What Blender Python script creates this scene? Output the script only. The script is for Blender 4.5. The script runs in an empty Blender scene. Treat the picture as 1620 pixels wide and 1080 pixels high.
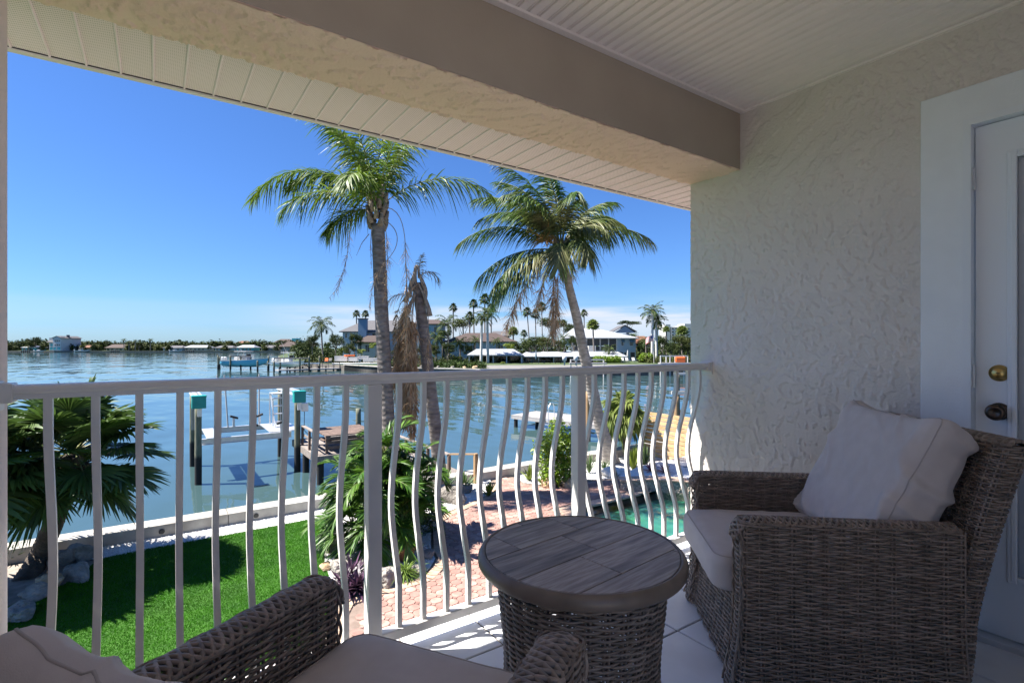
import bpy, bmesh, math, random
import numpy as np
from mathutils import Vector, Matrix, noise as mnoise
from math import sin, cos, pi, radians, sqrt, atan2

# ------------------------------------------------------------------ camera, sky, sun, exposure
S = bpy.context.scene
COL = S.collection
R = random.Random(7)
NR = np.random.default_rng(7)
YAW = radians(34.5)
FPX, HZ, EYE = 818.0, 546.0, 1.175          # focal length and horizon of the 1620 px wide photograph, eye height over the balcony floor
cam = bpy.data.objects.new('camera', bpy.data.cameras.new('camera'))
COL.objects.link(cam)
cam.location = (0, 0, EYE)
cam.rotation_euler = (radians(90), 0, -YAW)
cam.data.sensor_width = 36
cam.data.lens = 36 * FPX / 1620
cam.data.shift_y = 6 / 1620
cam.data.clip_start = 0.02
cam.data.clip_end = 6000
S.camera = cam

SUN_EL, SUN_AZ = radians(56), radians(-60)   # azimuth clockwise from +Y
world = bpy.data.worlds.new('World')
S.world = world
world.use_nodes = True
wn, wl = world.node_tree.nodes, world.node_tree.links
wn.clear()


def wnode(t, **kw):
    n = wn.new(t)
    for k, v in kw.items():
        if k in n.inputs:
            n.inputs[k].default_value = v
        else:
            setattr(n, k, v)
    return n


sky = wnode('ShaderNodeTexSky', sky_type='NISHITA', sun_disc=False, sun_elevation=SUN_EL, sun_rotation=SUN_AZ,
            altitude=0, air_density=1.0, dust_density=0.35, ozone_density=4.5)
tc = wnode('ShaderNodeTexCoord')
sep = wnode('ShaderNodeSeparateXYZ')
wl.new(tc.outputs['Generated'], sep.inputs[0])
mp = wnode('ShaderNodeMapping')
mp.inputs['Scale'].default_value = (2.6, 2.6, 26)
mp.inputs['Location'].default_value = (0.4, 1.7, 0.2)
wl.new(tc.outputs['Generated'], mp.inputs[0])
nz = wnode('ShaderNodeTexNoise', Scale=1.0, Detail=7.0, Roughness=0.55)
wl.new(mp.outputs[0], nz.inputs['Vector'])
band = wnode('ShaderNodeValToRGB')             # cloud bank low over the horizon
be = band.color_ramp.elements
be[0].position, be[0].color = 0.0, (.45, .45, .45, 1)
be[1].position, be[1].color = 0.115, (0, 0, 0, 1)
e = be.new(0.045); e.color = (.9, .9, .9, 1)
e = be.new(0.066); e.color = (1, 1, 1, 1)
e = be.new(0.076); e.color = (.12, .12, .12, 1)
wl.new(sep.outputs['Z'], band.inputs[0])
cr = wnode('ShaderNodeValToRGB')
cr.color_ramp.elements[0].position = 0.36
cr.color_ramp.elements[1].position = 0.52
wl.new(nz.outputs[0], cr.inputs[0])
mul = wnode('ShaderNodeMath', operation='MULTIPLY')
wl.new(band.outputs[0], mul.inputs[0]); wl.new(cr.outputs[0], mul.inputs[1])
dotn = wnode('ShaderNodeVectorMath', operation='DOT_PRODUCT')   # the bank stands over the opposite shore and thins out to both sides
dotn.inputs[1].default_value = (sin(YAW + .12), cos(YAW + .12), 0)
wl.new(tc.outputs['Generated'], dotn.inputs[0])
azr = wnode('ShaderNodeMapRange', interpolation_type='SMOOTHSTEP')
azr.inputs['From Min'].default_value = .80
azr.inputs['From Max'].default_value = .97
azr.inputs['To Min'].default_value = .12
wl.new(dotn.outputs['Value'], azr.inputs['Value'])
mul2 = wnode('ShaderNodeMath', operation='MULTIPLY')
wl.new(azr.outputs[0], mul2.inputs[1])
wl.new(mul.outputs[0], mul2.inputs[0])
tint = wnode('ShaderNodeMix', data_type='RGBA', blend_type='MULTIPLY')
tint.inputs['Factor'].default_value = 1.0
tint.inputs[7].default_value = (0.47, 0.715, 1.09, 1)   # the photograph's deep blue white balance
wl.new(sky.outputs[0], tint.inputs[6])
mix = wnode('ShaderNodeMix', data_type='RGBA')
wl.new(mul2.outputs[0], mix.inputs['Factor'])
wl.new(tint.outputs[2], mix.inputs[6])
mix.inputs[7].default_value = (5.0, 5.4, 6.2, 1)
bg = wnode('ShaderNodeBackground', Strength=0.052)
wl.new(mix.outputs[2], bg.inputs[0])
wo = wnode('ShaderNodeOutputWorld')
wl.new(bg.outputs[0], wo.inputs[0])

sun = bpy.data.objects.new('sun', bpy.data.lights.new('sun', 'SUN'))
COL.objects.link(sun)
sun.data.energy = 5.0
sun.data.angle = radians(0.5)
sun.data.color = (1.0, 0.95, 0.87)
sv = Vector((sin(SUN_AZ) * cos(SUN_EL), cos(SUN_AZ) * cos(SUN_EL), sin(SUN_EL)))
sun.rotation_euler = sv.to_track_quat('Z', 'Y').to_euler()
sun.location = (0, 0, 30)

S.view_settings.view_transform = 'Standard'
S.view_settings.look = 'None'
S.view_settings.exposure = 1.65
S.view_settings.gamma = 1
S.view_settings.use_curve_mapping = False
S.render.engine = 'CYCLES'
S.cycles.use_denoising = True
S.cycles.max_bounces = 9
S.cycles.diffuse_bounces = 6
S.cycles.transparent_max_bounces = 8
S.cycles.caustics_reflective = False
S.cycles.caustics_refractive = False
S.cycles.sample_clamp_indirect = 8

# ------------------------------------------------------------------ helpers
RT = Vector((cos(YAW), -sin(YAW), 0))        # to the right of the view, and along it
FW = Vector((sin(YAW), cos(YAW), 0))
GR, WT = -2.9, -4.1                          # garden ground and water level


def G(u, v, z):                              # photo pixel on the horizontal plane z
    t = (z - EYE) / (HZ - v)
    p = RT * ((u - 810) * t) + FW * (FPX * t)
    return Vector((p.x, p.y, z))


def D(u, v, d):                              # photo pixel at distance d along the view
    p = RT * ((u - 810) * d / FPX) + FW * d
    return Vector((p.x, p.y, EYE + (HZ - v) * d / FPX))


def tag(o, label=None, cat=None, group=None, kind=None):
    if label: o['label'] = label
    if cat: o['category'] = cat
    if group: o['group'] = group
    if kind: o['kind'] = kind
    return o


def thing(name, label, cat, loc=(0, 0, 0), rz=0.0, group=None):
    o = bpy.data.objects.new(name, None)
    COL.objects.link(o)
    o.empty_display_size = 0.1
    o.location = loc
    o.rotation_euler = (0, 0, rz)
    return tag(o, label, cat, group)


def put(name, mesh, parent=None, loc=None, world=True):
    o = bpy.data.objects.new(name, mesh)
    COL.objects.link(o)
    if parent is not None:
        o.parent = parent
        if world and parent.parent is None:
            o.matrix_parent_inverse = parent.matrix_basis.inverted()
    if loc is not None:
        o.location = loc
    return o


def copy_tree(o, parent=None):
    c = o.copy()
    COL.objects.link(c)
    if parent is not None:
        c.parent = parent
        c.matrix_parent_inverse = o.matrix_parent_inverse.copy()
    for ch in list(o.children):
        copy_tree(ch, c)
    return c


class MB:
    def __init__(s):
        s.v, s.f, s.m, s.n = [], [], [], 0

    def add(s, vs, fs, mi=0):
        o = s.n
        s.v.extend(tuple(p) for p in vs)
        s.n += len(vs)
        s.f.extend(tuple(i + o for i in f) for f in fs)
        s.m.extend([mi] * len(fs))
        return s

    def box(s, a, b, mi=0, M=None):
        x0, y0, z0 = a; x1, y1, z1 = b
        vs = [(x0, y0, z0), (x1, y0, z0), (x1, y1, z0), (x0, y1, z0), (x0, y0, z1), (x1, y0, z1), (x1, y1, z1), (x0, y1, z1)]
        if M is not None: vs = [M @ Vector(p) for p in vs]
        return s.add(vs, [(0, 3, 2, 1), (4, 5, 6, 7), (0, 1, 5, 4), (1, 2, 6, 5), (2, 3, 7, 6), (3, 0, 4, 7)], mi)

    def cbox(s, c, size, mi=0, M=None):
        return s.box([c[i] - size[i] / 2 for i in range(3)], [c[i] + size[i] / 2 for i in range(3)], mi, M)

    def beam(s, p, q, w, h, mi=0):           # box from p to q, w across, h high
        p, q = Vector(p), Vector(q)
        t = (q - p)
        L = t.length
        t.normalize()
        up = Vector((0, 0, 1)) if abs(t.z) < .95 else Vector((0, 1, 0))
        x = t.cross(up).normalized()
        u = x.cross(t)
        M = Matrix((x, t, u)).transposed().to_4x4()
        M.translation = p
        return s.box((-w / 2, 0, -h / 2), (w / 2, L, h / 2), mi, M)

    def tube(s, pts, r, n=6, mi=0, ref=None, caps=True, flat=1.0):
        P = np.array([tuple(p) for p in pts], float)
        N = len(P)
        r = np.full(N, r) if np.isscalar(r) else np.array(r, float)
        T = np.gradient(P, axis=0)
        T /= np.linalg.norm(T, axis=1)[:, None] + 1e-12
        if ref is None:
            ref = (0, 0, 1) if abs(T[:, 2]).mean() < .7 else (1, 0.1, 0)
        X = np.cross(T, np.array(ref, float))
        X /= np.linalg.norm(X, axis=1)[:, None] + 1e-12
        U = np.cross(X, T)
        a = np.arange(n) * 2 * pi / n
        V = P[:, None, :] + r[:, None, None] * (flat * np.cos(a)[None, :, None] * X[:, None, :] + np.sin(a)[None, :, None] * U[:, None, :])
        fs = []
        for i in range(N - 1):
            for k in range(n):
                k2 = (k + 1) % n
                fs.append((i * n + k, i * n + k2, (i + 1) * n + k2, (i + 1) * n + k))
        if caps:
            fs.append(tuple(range(n - 1, -1, -1)))
            fs.append(tuple((N - 1) * n + k for k in range(n)))
        return s.add(V.reshape(-1, 3).tolist(), fs, mi)

    def lathe(s, prof, n=24, c=(0, 0, 0), mi=0, M=None):
        vs, fs = [], []
        for r, z in prof:
            for k in range(n):
                a = 2 * pi * k / n
                p = Vector((c[0] + r * cos(a), c[1] + r * sin(a), c[2] + z))
                vs.append(M @ p if M is not None else p)
        for i in range(len(prof) - 1):
            for k in range(n):
                k2 = (k + 1) % n
                fs.append((i * n + k, i * n + k2, (i + 1) * n + k2, (i + 1) * n + k))
        fs.append(tuple(range(n - 1, -1, -1)))
        fs.append(tuple((len(prof) - 1) * n + k for k in range(n)))
        return s.add(vs, fs, mi)

    def prism(s, poly, z0, z1, mi=0):
        n = len(poly)
        vs = [(p[0], p[1], z0) for p in poly] + [(p[0], p[1], z1) for p in poly]
        fs = [tuple(range(n - 1, -1, -1)), tuple(range(n, 2 * n))] + [(i, (i + 1) % n, n + (i + 1) % n, n + i) for i in range(n)]
        return s.add(vs, fs, mi)

    def mesh(s, name, mats, smooth=False):
        me = bpy.data.meshes.new(name)
        me.from_pydata(s.v, [], s.f)
        for m in (mats if isinstance(mats, (list, tuple)) else [mats]):
            me.materials.append(m)
        if any(s.m): me.polygons.foreach_set('material_index', s.m)
        if smooth: me.polygons.foreach_set('use_smooth', [True] * len(s.f))
        me.update()
        return me

    def build(s, name, mats, parent=None, smooth=False, world=True):
        return put(name, s.mesh(name, mats, smooth), parent, None, world)


def bevel(o, w=.01, seg=2):
    m = o.modifiers.new('bevel', 'BEVEL')
    m.width, m.segments, m.limit_method = w, seg, 'ANGLE'
    return o


def tri_cloud(name, V, mats, nv=4, parent=None, world=True, mi=None):
    """mesh from an array (N, nv, 3) of separate faces"""
    N = len(V)
    me = bpy.data.meshes.new(name)
    me.vertices.add(N * nv)
    me.vertices.foreach_set('co', V.reshape(-1).astype(np.float32))
    me.loops.add(N * nv)
    me.loops.foreach_set('vertex_index', np.arange(N * nv, dtype=np.int32))
    me.polygons.add(N)
    me.polygons.foreach_set('loop_start', np.arange(0, N * nv, nv, dtype=np.int32))
    me.polygons.foreach_set('loop_total', np.full(N, nv, dtype=np.int32))
    for m in (mats if isinstance(mats, (list, tuple)) else [mats]): me.materials.append(m)
    if mi is not None: me.polygons.foreach_set('material_index', np.asarray(mi, dtype=np.int32))
    me.update(calc_edges=True)
    return put(name, me, parent, None, world)


# ------------------------------------------------------------------ materials
MATS = {}


def mk(name, c, c2=None, scale=6.0, rough=.6, bump=0.0, bscale=None, bdist=.01, detail=4.0, metal=0.0, spec=.5,
       island=0.0, rand=0.0, trans=0.0, stretch=None, coat=0.0, ramp=(.35, .65), c3=None, s3=1.5, sheen=0.0):
    m = bpy.data.materials.new(name)
    m.use_nodes = True
    n, l = m.node_tree.nodes, m.node_tree.links
    b = n['Principled BSDF']
    out = n['Material Output']
    b.inputs['Roughness'].default_value = rough
    b.inputs['Metallic'].default_value = metal
    b.inputs['Specular IOR Level'].default_value = spec
    b.inputs['Coat Weight'].default_value = coat
    b.inputs['Sheen Weight'].default_value = sheen
    t = n.new('ShaderNodeTexCoord')
    mpn = n.new('ShaderNodeMapping')
    l.new(t.outputs['Object'], mpn.inputs[0])
    if stretch: mpn.inputs['Scale'].default_value = stretch
    col = None
    rgb = n.new('ShaderNodeRGB'); rgb.outputs[0].default_value = (*c, 1)
    col = rgb.outputs[0]
    if rand:                                  # shift the pattern from piece to piece
        oi = n.new('ShaderNodeObjectInfo')
        mm = n.new('ShaderNodeMath'); mm.operation = 'MULTIPLY'; mm.inputs[1].default_value = 37.0
        l.new(oi.outputs['Random'], mm.inputs[0])
        l.new(mm.outputs[0], mpn.inputs['Location'])
    if c2:
        nt = n.new('ShaderNodeTexNoise')
        nt.inputs['Scale'].default_value = scale
        nt.inputs['Detail'].default_value = detail
        l.new(mpn.outputs[0], nt.inputs['Vector'])
        rp = n.new('ShaderNodeValToRGB')
        rp.color_ramp.elements[0].position, rp.color_ramp.elements[1].position = ramp
        rp.color_ramp.elements[0].color = (*c, 1)
        rp.color_ramp.elements[1].color = (*c2, 1)
        l.new(nt.outputs[0], rp.inputs[0])
        col = rp.outputs[0]
    if c3:                                    # broad stains
        nt3 = n.new('ShaderNodeTexNoise')
        nt3.inputs['Scale'].default_value = s3
        nt3.inputs['Detail'].default_value = 5
        l.new(mpn.outputs[0], nt3.inputs['Vector'])
        r3 = n.new('ShaderNodeValToRGB')
        r3.color_ramp.elements[0].position, r3.color_ramp.elements[1].position = .48, .72
        l.new(nt3.outputs[0], r3.inputs[0])
        mx = n.new('ShaderNodeMix'); mx.data_type = 'RGBA'
        l.new(r3.outputs[0], mx.inputs['Factor'])
        l.new(col, mx.inputs[6]); mx.inputs[7].default_value = (*c3, 1)
        col = mx.outputs[2]
    if island or rand:
        hs = n.new('ShaderNodeHueSaturation')
        mr = n.new('ShaderNodeMapRange')
        if island:
            g = n.new('ShaderNodeNewGeometry'); src = g.outputs['Random Per Island']; amt = island
        else:
            src = oi.outputs['Random']; amt = rand
        mr.inputs['To Min'].default_value = 1 - amt
        mr.inputs['To Max'].default_value = 1 + amt
        l.new(src, mr.inputs['Value'])
        l.new(mr.outputs[0], hs.inputs['Value'])
        l.new(col, hs.inputs['Color'])
        col = hs.outputs[0]
    l.new(col, b.inputs['Base Color'])
    if bump:
        bt = n.new('ShaderNodeTexNoise')
        bt.inputs['Scale'].default_value = bscale or scale * 4
        bt.inputs['Detail'].default_value = 5
        l.new(mpn.outputs[0], bt.inputs['Vector'])
        bn = n.new('ShaderNodeBump')
        bn.inputs['Strength'].default_value = bump
        bn.inputs['Distance'].default_value = bdist
        l.new(bt.outputs[0], bn.inputs['Height'])
        l.new(bn.outputs[0], b.inputs['Normal'])
    if trans:
        tr = n.new('ShaderNodeBsdfTranslucent')
        l.new(col, tr.inputs[0])
        ms = n.new('ShaderNodeMixShader')
        ms.inputs[0].default_value = trans
        l.new(b.outputs[0], ms.inputs[1]); l.new(tr.outputs[0], ms.inputs[2])
        l.new(ms.outputs[0], out.inputs[0])
    MATS[name] = m
    return m


def stucco(name, c, c2, sc=16.0, strength=.7, stretch=(1, 1, 1)):
    """knock-down plaster: flat raised flakes with worn edges over a fine sand grain"""
    m = mk(name, c, c2, scale=2.2, rough=.85, spec=.25)
    n, l = m.node_tree.nodes, m.node_tree.links
    t = n.new('ShaderNodeTexCoord')
    mpn = n.new('ShaderNodeMapping'); mpn.inputs['Scale'].default_value = stretch
    l.new(t.outputs['Object'], mpn.inputs[0])
    big = n.new('ShaderNodeTexNoise'); big.inputs['Scale'].default_value = 2.3; big.inputs['Detail'].default_value = 2
    l.new(mpn.outputs[0], big.inputs['Vector'])
    a = n.new('ShaderNodeTexNoise'); a.inputs['Scale'].default_value = sc; a.inputs['Detail'].default_value = 8
    a.inputs['Roughness'].default_value = .62; a.inputs['Distortion'].default_value = .25
    l.new(mpn.outputs[0], a.inputs['Vector'])
    sm = n.new('ShaderNodeMath'); sm.operation = 'MULTIPLY_ADD'; sm.inputs[1].default_value = .35
    l.new(big.outputs[0], sm.inputs[0]); l.new(a.outputs[0], sm.inputs[2])
    r1 = n.new('ShaderNodeValToRGB')
    r1.color_ramp.elements[0].position, r1.color_ramp.elements[1].position = .58, .76
    l.new(sm.outputs[0], r1.inputs[0])
    g = n.new('ShaderNodeTexNoise'); g.inputs['Scale'].default_value = 180; g.inputs['Detail'].default_value = 2
    l.new(mpn.outputs[0], g.inputs['Vector'])
    ad = n.new('ShaderNodeMath'); ad.operation = 'MULTIPLY_ADD'; ad.inputs[1].default_value = .12
    l.new(g.outputs[0], ad.inputs[0]); l.new(r1.outputs[0], ad.inputs[2])
    bn = n.new('ShaderNodeBump'); bn.inputs['Strength'].default_value = strength; bn.inputs['Distance'].default_value = .0045
    l.new(ad.outputs[0], bn.inputs['Height'])
    l.new(bn.outputs[0], n['Principled BSDF'].inputs['Normal'])
    return m


M_WALL = stucco('beige_stucco', (.71, .655, .61), (.755, .70, .655), 90, .35, (1, 1, 1))
M_BEAM = stucco('tan_stucco', (.82, .645, .57), (.86, .69, .61), 90, .35, (1, 1, 1))
M_BEAMIN = mk('smooth_plaster_shade_tan', (.40, .335, .28), (.43, .365, .305), 3, .85, bump=.25, bscale=160, bdist=.002)  # smooth inner face of the beam, its shade put into a darker tan
M_VINYL = mk('white_vinyl', (.88, .77, .83), (.90, .79, .85), 3, .45)
M_BEAD = mk('white_beadboard', (.87, .80, .78), (.89, .82, .80), 4, .5, rand=.02)
M_ALU = mk('white_enamel', (.70, .68, .66), (.73, .71, .69), 8, .35, coat=.1)
M_TRIM = mk('white_door_paint', (.80, .835, .87), (.83, .865, .90), 10, .4, bump=.5, bscale=120, bdist=.002)
M_DOOR = mk('door_enamel', (.80, .84, .89), rough=.35)
M_BRASS = mk('brass', (.55, .38, .14), rough=.3, metal=1)
M_BRONZE = mk('dark_bronze', (.10, .075, .06), rough=.35, metal=.9)
M_GLASSD = mk('dark_window_glass', (.03, .035, .04), rough=.04, spec=.8)
M_TILE = mk('grey_floor_tile', (.76, .77, .80), (.82, .83, .85), 7, .42, bump=.12, bscale=40, bdist=.003, rand=.05, c3=(.70, .69, .69), s3=3)
M_GROUT = mk('dark_grout', (.13, .12, .105), (.20, .18, .155), 30, .9)
M_WICK = mk('grey_brown_wicker', (.195, .148, .116), (.30, .235, .19), 30, .5, island=.28, spec=.4)
M_CUSH = mk('taupe_canvas', (.57, .505, .48), (.61, .545, .52), 18, .9, bump=.4, bscale=500, bdist=.0012, sheen=.15)
M_SEAM = mk('taupe_piping', (.46, .405, .38), rough=.9)
M_TABLE = mk('grey_wood_tile', (.27, .215, .178), (.46, .39, .335), 9, .42, stretch=(1.2, 12, 6), bump=.2, bscale=24, bdist=.002, rand=.12, c3=(.11, .088, .074), s3=2.4, detail=7)
M_RIM = mk('dark_table_rim', (.145, .11, .084), (.20, .155, .12), 14, .4, bump=.15, bscale=90, bdist=.001)
M_CONC = mk('seawall_concrete', (.34, .32, .29), (.41, .39, .355), 4, .85, bump=.3, bscale=40, bdist=.01, c3=(.22, .20, .17), s3=1.1)
M_SOIL = mk('garden_soil', (.20, .17, .14), (.30, .26, .22), 5, .95, bump=.4, bscale=30, bdist=.02)
M_SAND = mk('white_shell_bed', (.62, .60, .57), (.72, .70, .67), 12, .95, bump=.6, bscale=60, bdist=.02)
M_PEB = mk('white_pebble', (.66, .65, .64), rough=.8, island=.25)
M_TURF = mk('turf_backing', (.02, .085, .002), (.035, .125, .003), 3, .9, bump=.6, bscale=120, bdist=.02)
M_GRASS = mk('turf_blade', (.030, .150, .002), (.055, .215, .004), 2.2, .7, island=.3, trans=.2, spec=.15, c3=(.055, .17, .012), s3=1.3)
M_PAV = mk('pink_paver', (.27, .145, .118), (.33, .19, .155), 9, .85, rand=.2, bump=.4, bscale=60, bdist=.004, c3=(.42, .28, .23), s3=4)
M_PAV2 = mk('pink_paver_far', (.27, .145, .118), (.33, .19, .155), 9, .85, island=.16, c3=(.42, .28, .23), s3=3)
M_JOINT = mk('paver_joint_sand', (.17, .125, .10), (.24, .18, .15), 8, .95)
M_BRICK = mk('tan_edging_brick', (.38, .26, .18), (.46, .33, .24), 9, .85, rand=.14, bump=.3, bscale=50, bdist=.004)
M_COPING = mk('peach_coping', (.40, .27, .20), (.48, .34, .26), 5, .8, rand=.08, bump=.3, bscale=30, bdist=.006)
M_ROCK = mk('pale_limestone', (.20, .18, .155), (.36, .33, .295), 5, .95, bump=1, bscale=12, bdist=.08, c3=(.15, .135, .115), s3=2.2)
M_RUST = mk('rusty_rock', (.40, .26, .14), (.55, .42, .28), 4, .9, bump=.9, bscale=9, bdist=.05)
M_STONE = mk('pebble_facing', (.16, .13, .105), (.42, .35, .28), 26, .7, bump=.9, bscale=26, bdist=.02, rand=.2)
M_CEDAR = mk('cedar_board', (.42, .265, .13), (.52, .355, .19), 5, .65, stretch=(1, 1, 9), rand=.14, bump=.2, bscale=20, bdist=.003)
M_DOCK = mk('weathered_dock_wood', (.17, .14, .122), (.26, .225, .20), 6, .85, stretch=(4, 1, 1), island=.15)
M_DOCKD = mk('brown_dock_wood', (.10, .065, .05), (.16, .11, .086), 7, .8, island=.15)
M_NEWP = mk('tan_timber_post', (.25, .15, .07), (.33, .21, .11), 8, .8, stretch=(6, 6, 1))
M_DECKG = mk('pale_grey_decking', (.27, .255, .25), (.33, .315, .31), 8, .8, island=.08)
M_ALLOY = mk('aluminium', (.62, .63, .65), (.70, .71, .73), 6, .35, metal=.6)
M_TEAL = mk('teal_plastic', (.0, .235, .20), (.0, .27, .235), 4, .4)
M_BLACK = mk('black_plastic', (.018, .018, .02), rough=.5)
M_TERRA = mk('terracotta', (.42, .15, .06), (.50, .20, .09), 9, .8)
M_FAB_W = mk('white_gelcoat', (.5, .5, .495), rough=.25)
M_FAB_B = mk('sky_blue_gelcoat', (.12, .42, .58), rough=.2)
M_FAB_S = mk('seafoam_gelcoat', (.42, .56, .52), rough=.25)
M_ORANGE = mk('orange_plastic', (.72, .14, .03), rough=.45)
M_WHITE = mk('white_paint', (.50, .49, .475), (.46, .45, .435), 2, .6)
M_CREAM = mk('cream_wall', (.42, .39, .33), (.46, .42, .36), 1, .8)
M_BLUEW = mk('pale_blue_wall', (.26, .34, .41), (.29, .37, .44), 1, .8)
M_BLUED = mk('blue_chimney_wall', (.12, .21, .31), (.14, .23, .33), 1, .8)
M_PINKW = mk('pink_wall', (.62, .30, .28), (.66, .34, .31), 1, .8)
M_ROOFG = mk('grey_roof_shingle', (.075, .073, .08), (.095, .093, .10), 3, .85)
M_ROOFB = mk('brown_roof_shingle', (.048, .032, .028), (.066, .044, .039), 3, .85)
M_ROOFR = mk('rust_tile_roof', (.13, .055, .03), (.17, .075, .042), 3, .85)
M_ROOFW = mk('white_metal_roof', (.34, .35, .36), (.31, .32, .33), 1, .4)
M_DARK = mk('dark_interior', (.022, .022, .024), rough=.6)
M_SCREEN = mk('dark_screen_mesh', (.035, .037, .04), rough=.5)
M_SHUT = mk('slate_blue_shutter', (.10, .17, .22), rough=.6)
M_TEALW = mk('teal_wall', (.05, .33, .36), rough=.7)


def pil_mat():                                # timber pile: creosoted and wet-black up to the tide mark
    m = mk('dock_pile', (.10, .115, .075), (.18, .17, .12), 5, .85, stretch=(3, 3, .7), bump=.4, bscale=20, bdist=.01)
    n, l = m.node_tree.nodes, m.node_tree.links
    b = n['Principled BSDF']
    src = b.inputs['Base Color'].links[0].from_socket
    g = n.new('ShaderNodeNewGeometry'); sp = n.new('ShaderNodeSeparateXYZ')
    l.new(g.outputs['Position'], sp.inputs[0])
    nz_ = n.new('ShaderNodeTexNoise'); nz_.inputs['Scale'].default_value = 3
    ad = n.new('ShaderNodeMath'); ad.operation = 'MULTIPLY_ADD'; ad.inputs[1].default_value = .25
    l.new(nz_.outputs[0], ad.inputs[0]); l.new(sp.outputs['Z'], ad.inputs[2])
    mr = n.new('ShaderNodeMapRange')
    mr.inputs['From Min'].default_value = WT + 1.0 + .1; mr.inputs['From Max'].default_value = WT + 1.14 + .1
    l.new(ad.outputs[0], mr.inputs['Value'])
    mx = n.new('ShaderNodeMix'); mx.data_type = 'RGBA'
    mx.inputs[6].default_value = (.012, .013, .014, 1)
    l.new(mr.outputs[0], mx.inputs['Factor']); l.new(src, mx.inputs[7])
    l.new(mx.outputs[2], b.inputs['Base Color'])
    return m


M_PILE = pil_mat()


def perf_mat():                               # perforated vinyl: rows of punched holes
    m = mk('perforated_vinyl', (.88, .765, .82), rough=.45)
    n, l = m.node_tree.nodes, m.node_tree.links
    b = n['Principled BSDF']
    t = n.new('ShaderNodeTexCoord')
    mpn = n.new('ShaderNodeMapping'); mpn.inputs['Scale'].default_value = (1, 1, 0); mpn.inputs['Rotation'].default_value = (0, 0, pi / 4)
    l.new(t.outputs['Object'], mpn.inputs[0])
    v = n.new('ShaderNodeTexVoronoi'); v.inputs['Scale'].default_value = 125; v.inputs['Randomness'].default_value = 0
    l.new(mpn.outputs[0], v.inputs['Vector'])
    r = n.new('ShaderNodeValToRGB')
    r.color_ramp.elements[0].position, r.color_ramp.elements[1].position = .16, .26
    r.color_ramp.elements[0].color = (.34, .29, .27, 1); r.color_ramp.elements[1].color = (.88, .765, .82, 1)
    l.new(v.outputs['Distance'], r.inputs[0])
    l.new(r.outputs[0], b.inputs['Base Color'])
    return m


M_PERF = perf_mat()

M_LEAF_Q = mk('queen_palm_leaf', (.060, .125, .008), (.14, .20, .014), 1.1, .5, island=.35, trans=.35)
M_LEAF_C = mk('coconut_palm_leaf', (.034, .090, .012), (.09, .145, .022), .9, .52, island=.35, trans=.28, c3=(.17, .15, .06), s3=.5)
M_LEAF_F = mk('fan_palm_leaf', (.042, .085, .016), (.08, .13, .03), 2.0, .42, island=.35, trans=.25)
M_LEAF_L = mk('light_fan_leaf', (.11, .16, .035), (.18, .22, .055), 2.0, .55, island=.3, trans=.42, spec=.2)
M_LEAF_B = mk('glossy_palm_leaf', (.036, .105, .010), (.09, .18, .016), 2.5, .45, island=.4, trans=.28)
M_LEAF_H = mk('bright_shrub_leaf', (.10, .19, .010), (.19, .27, .015), 3, .4, island=.35, trans=.3)
M_LEAF_D = mk('dark_shrub_leaf', (.020, .052, .012), (.04, .08, .016), 3, .45, island=.35, trans=.2)
M_LEAF_G = mk('lime_spider_leaf', (.12, .20, .03), (.20, .28, .06), 3, .45, island=.3, trans=.3)
M_LEAF_P = mk('purple_leaf', (.035, .020, .032), (.10, .045, .085), 5, .4, island=.5, trans=.15)
M_LEAF_A = mk('agave_leaf', (.055, .105, .03), (.10, .16, .045), 4, .5, island=.25, trans=.1)
M_LEAF_T = mk('far_tree_leaf', (.020, .036, .009), (.045, .062, .016), .5, .7, island=.45, trans=.12, spec=.15)
M_LEAF_T2 = mk('far_tree_leaf_olive', (.042, .055, .013), (.07, .08, .022), .5, .7, island=.45, trans=.15, spec=.15)
M_LEAF_T3 = mk('far_palm_leaf', (.022, .046, .009), (.05, .078, .014), .5, .6, island=.4, trans=.2, spec=.2)
M_LEAF_Y = mk('yellow_green_leaf', (.14, .19, .02), (.20, .25, .03), .7, .5, island=.3, trans=.3)
M_DEAD = mk('dead_frond', (.30, .175, .085), (.55, .39, .235), 3, .85, island=.35, trans=.12)
M_HUSK = mk('palm_husk', (.15, .12, .095), (.30, .25, .20), 8, .9, bump=.5, bscale=20, bdist=.02)
M_RACH = mk('frond_stem', (.13, .15, .045), (.20, .20, .07), 3, .5)
M_COCO = mk('coconut', (.22, .19, .035), (.30, .24, .05), 6, .5)
M_BLOOM = mk('coconut_flower_stalk', (.33, .17, .04), (.40, .22, .06), 6, .7)


def trunk_mat(name, c, c2, rings=9.0):
    m = mk(name, c, c2, 4, .9, stretch=(2, 2, 5), c3=(c[0] * .6, c[1] * .6, c[2] * .6), s3=2)
    n, l = m.node_tree.nodes, m.node_tree.links
    t = n.new('ShaderNodeTexCoord')
    w = n.new('ShaderNodeTexWave'); w.bands_direction = 'Z'
    w.inputs['Scale'].default_value = rings; w.inputs['Distortion'].default_value = 2.2; w.inputs['Detail'].default_value = 3
    w.inputs['Detail Scale'].default_value = 2
    l.new(t.outputs['Object'], w.inputs['Vector'])
    bn = n.new('ShaderNodeBump'); bn.inputs['Strength'].default_value = .5; bn.inputs['Distance'].default_value = .015
    l.new(w.outputs[0], bn.inputs['Height']); l.new(bn.outputs[0], n['Principled BSDF'].inputs['Normal'])
    return m


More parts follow.
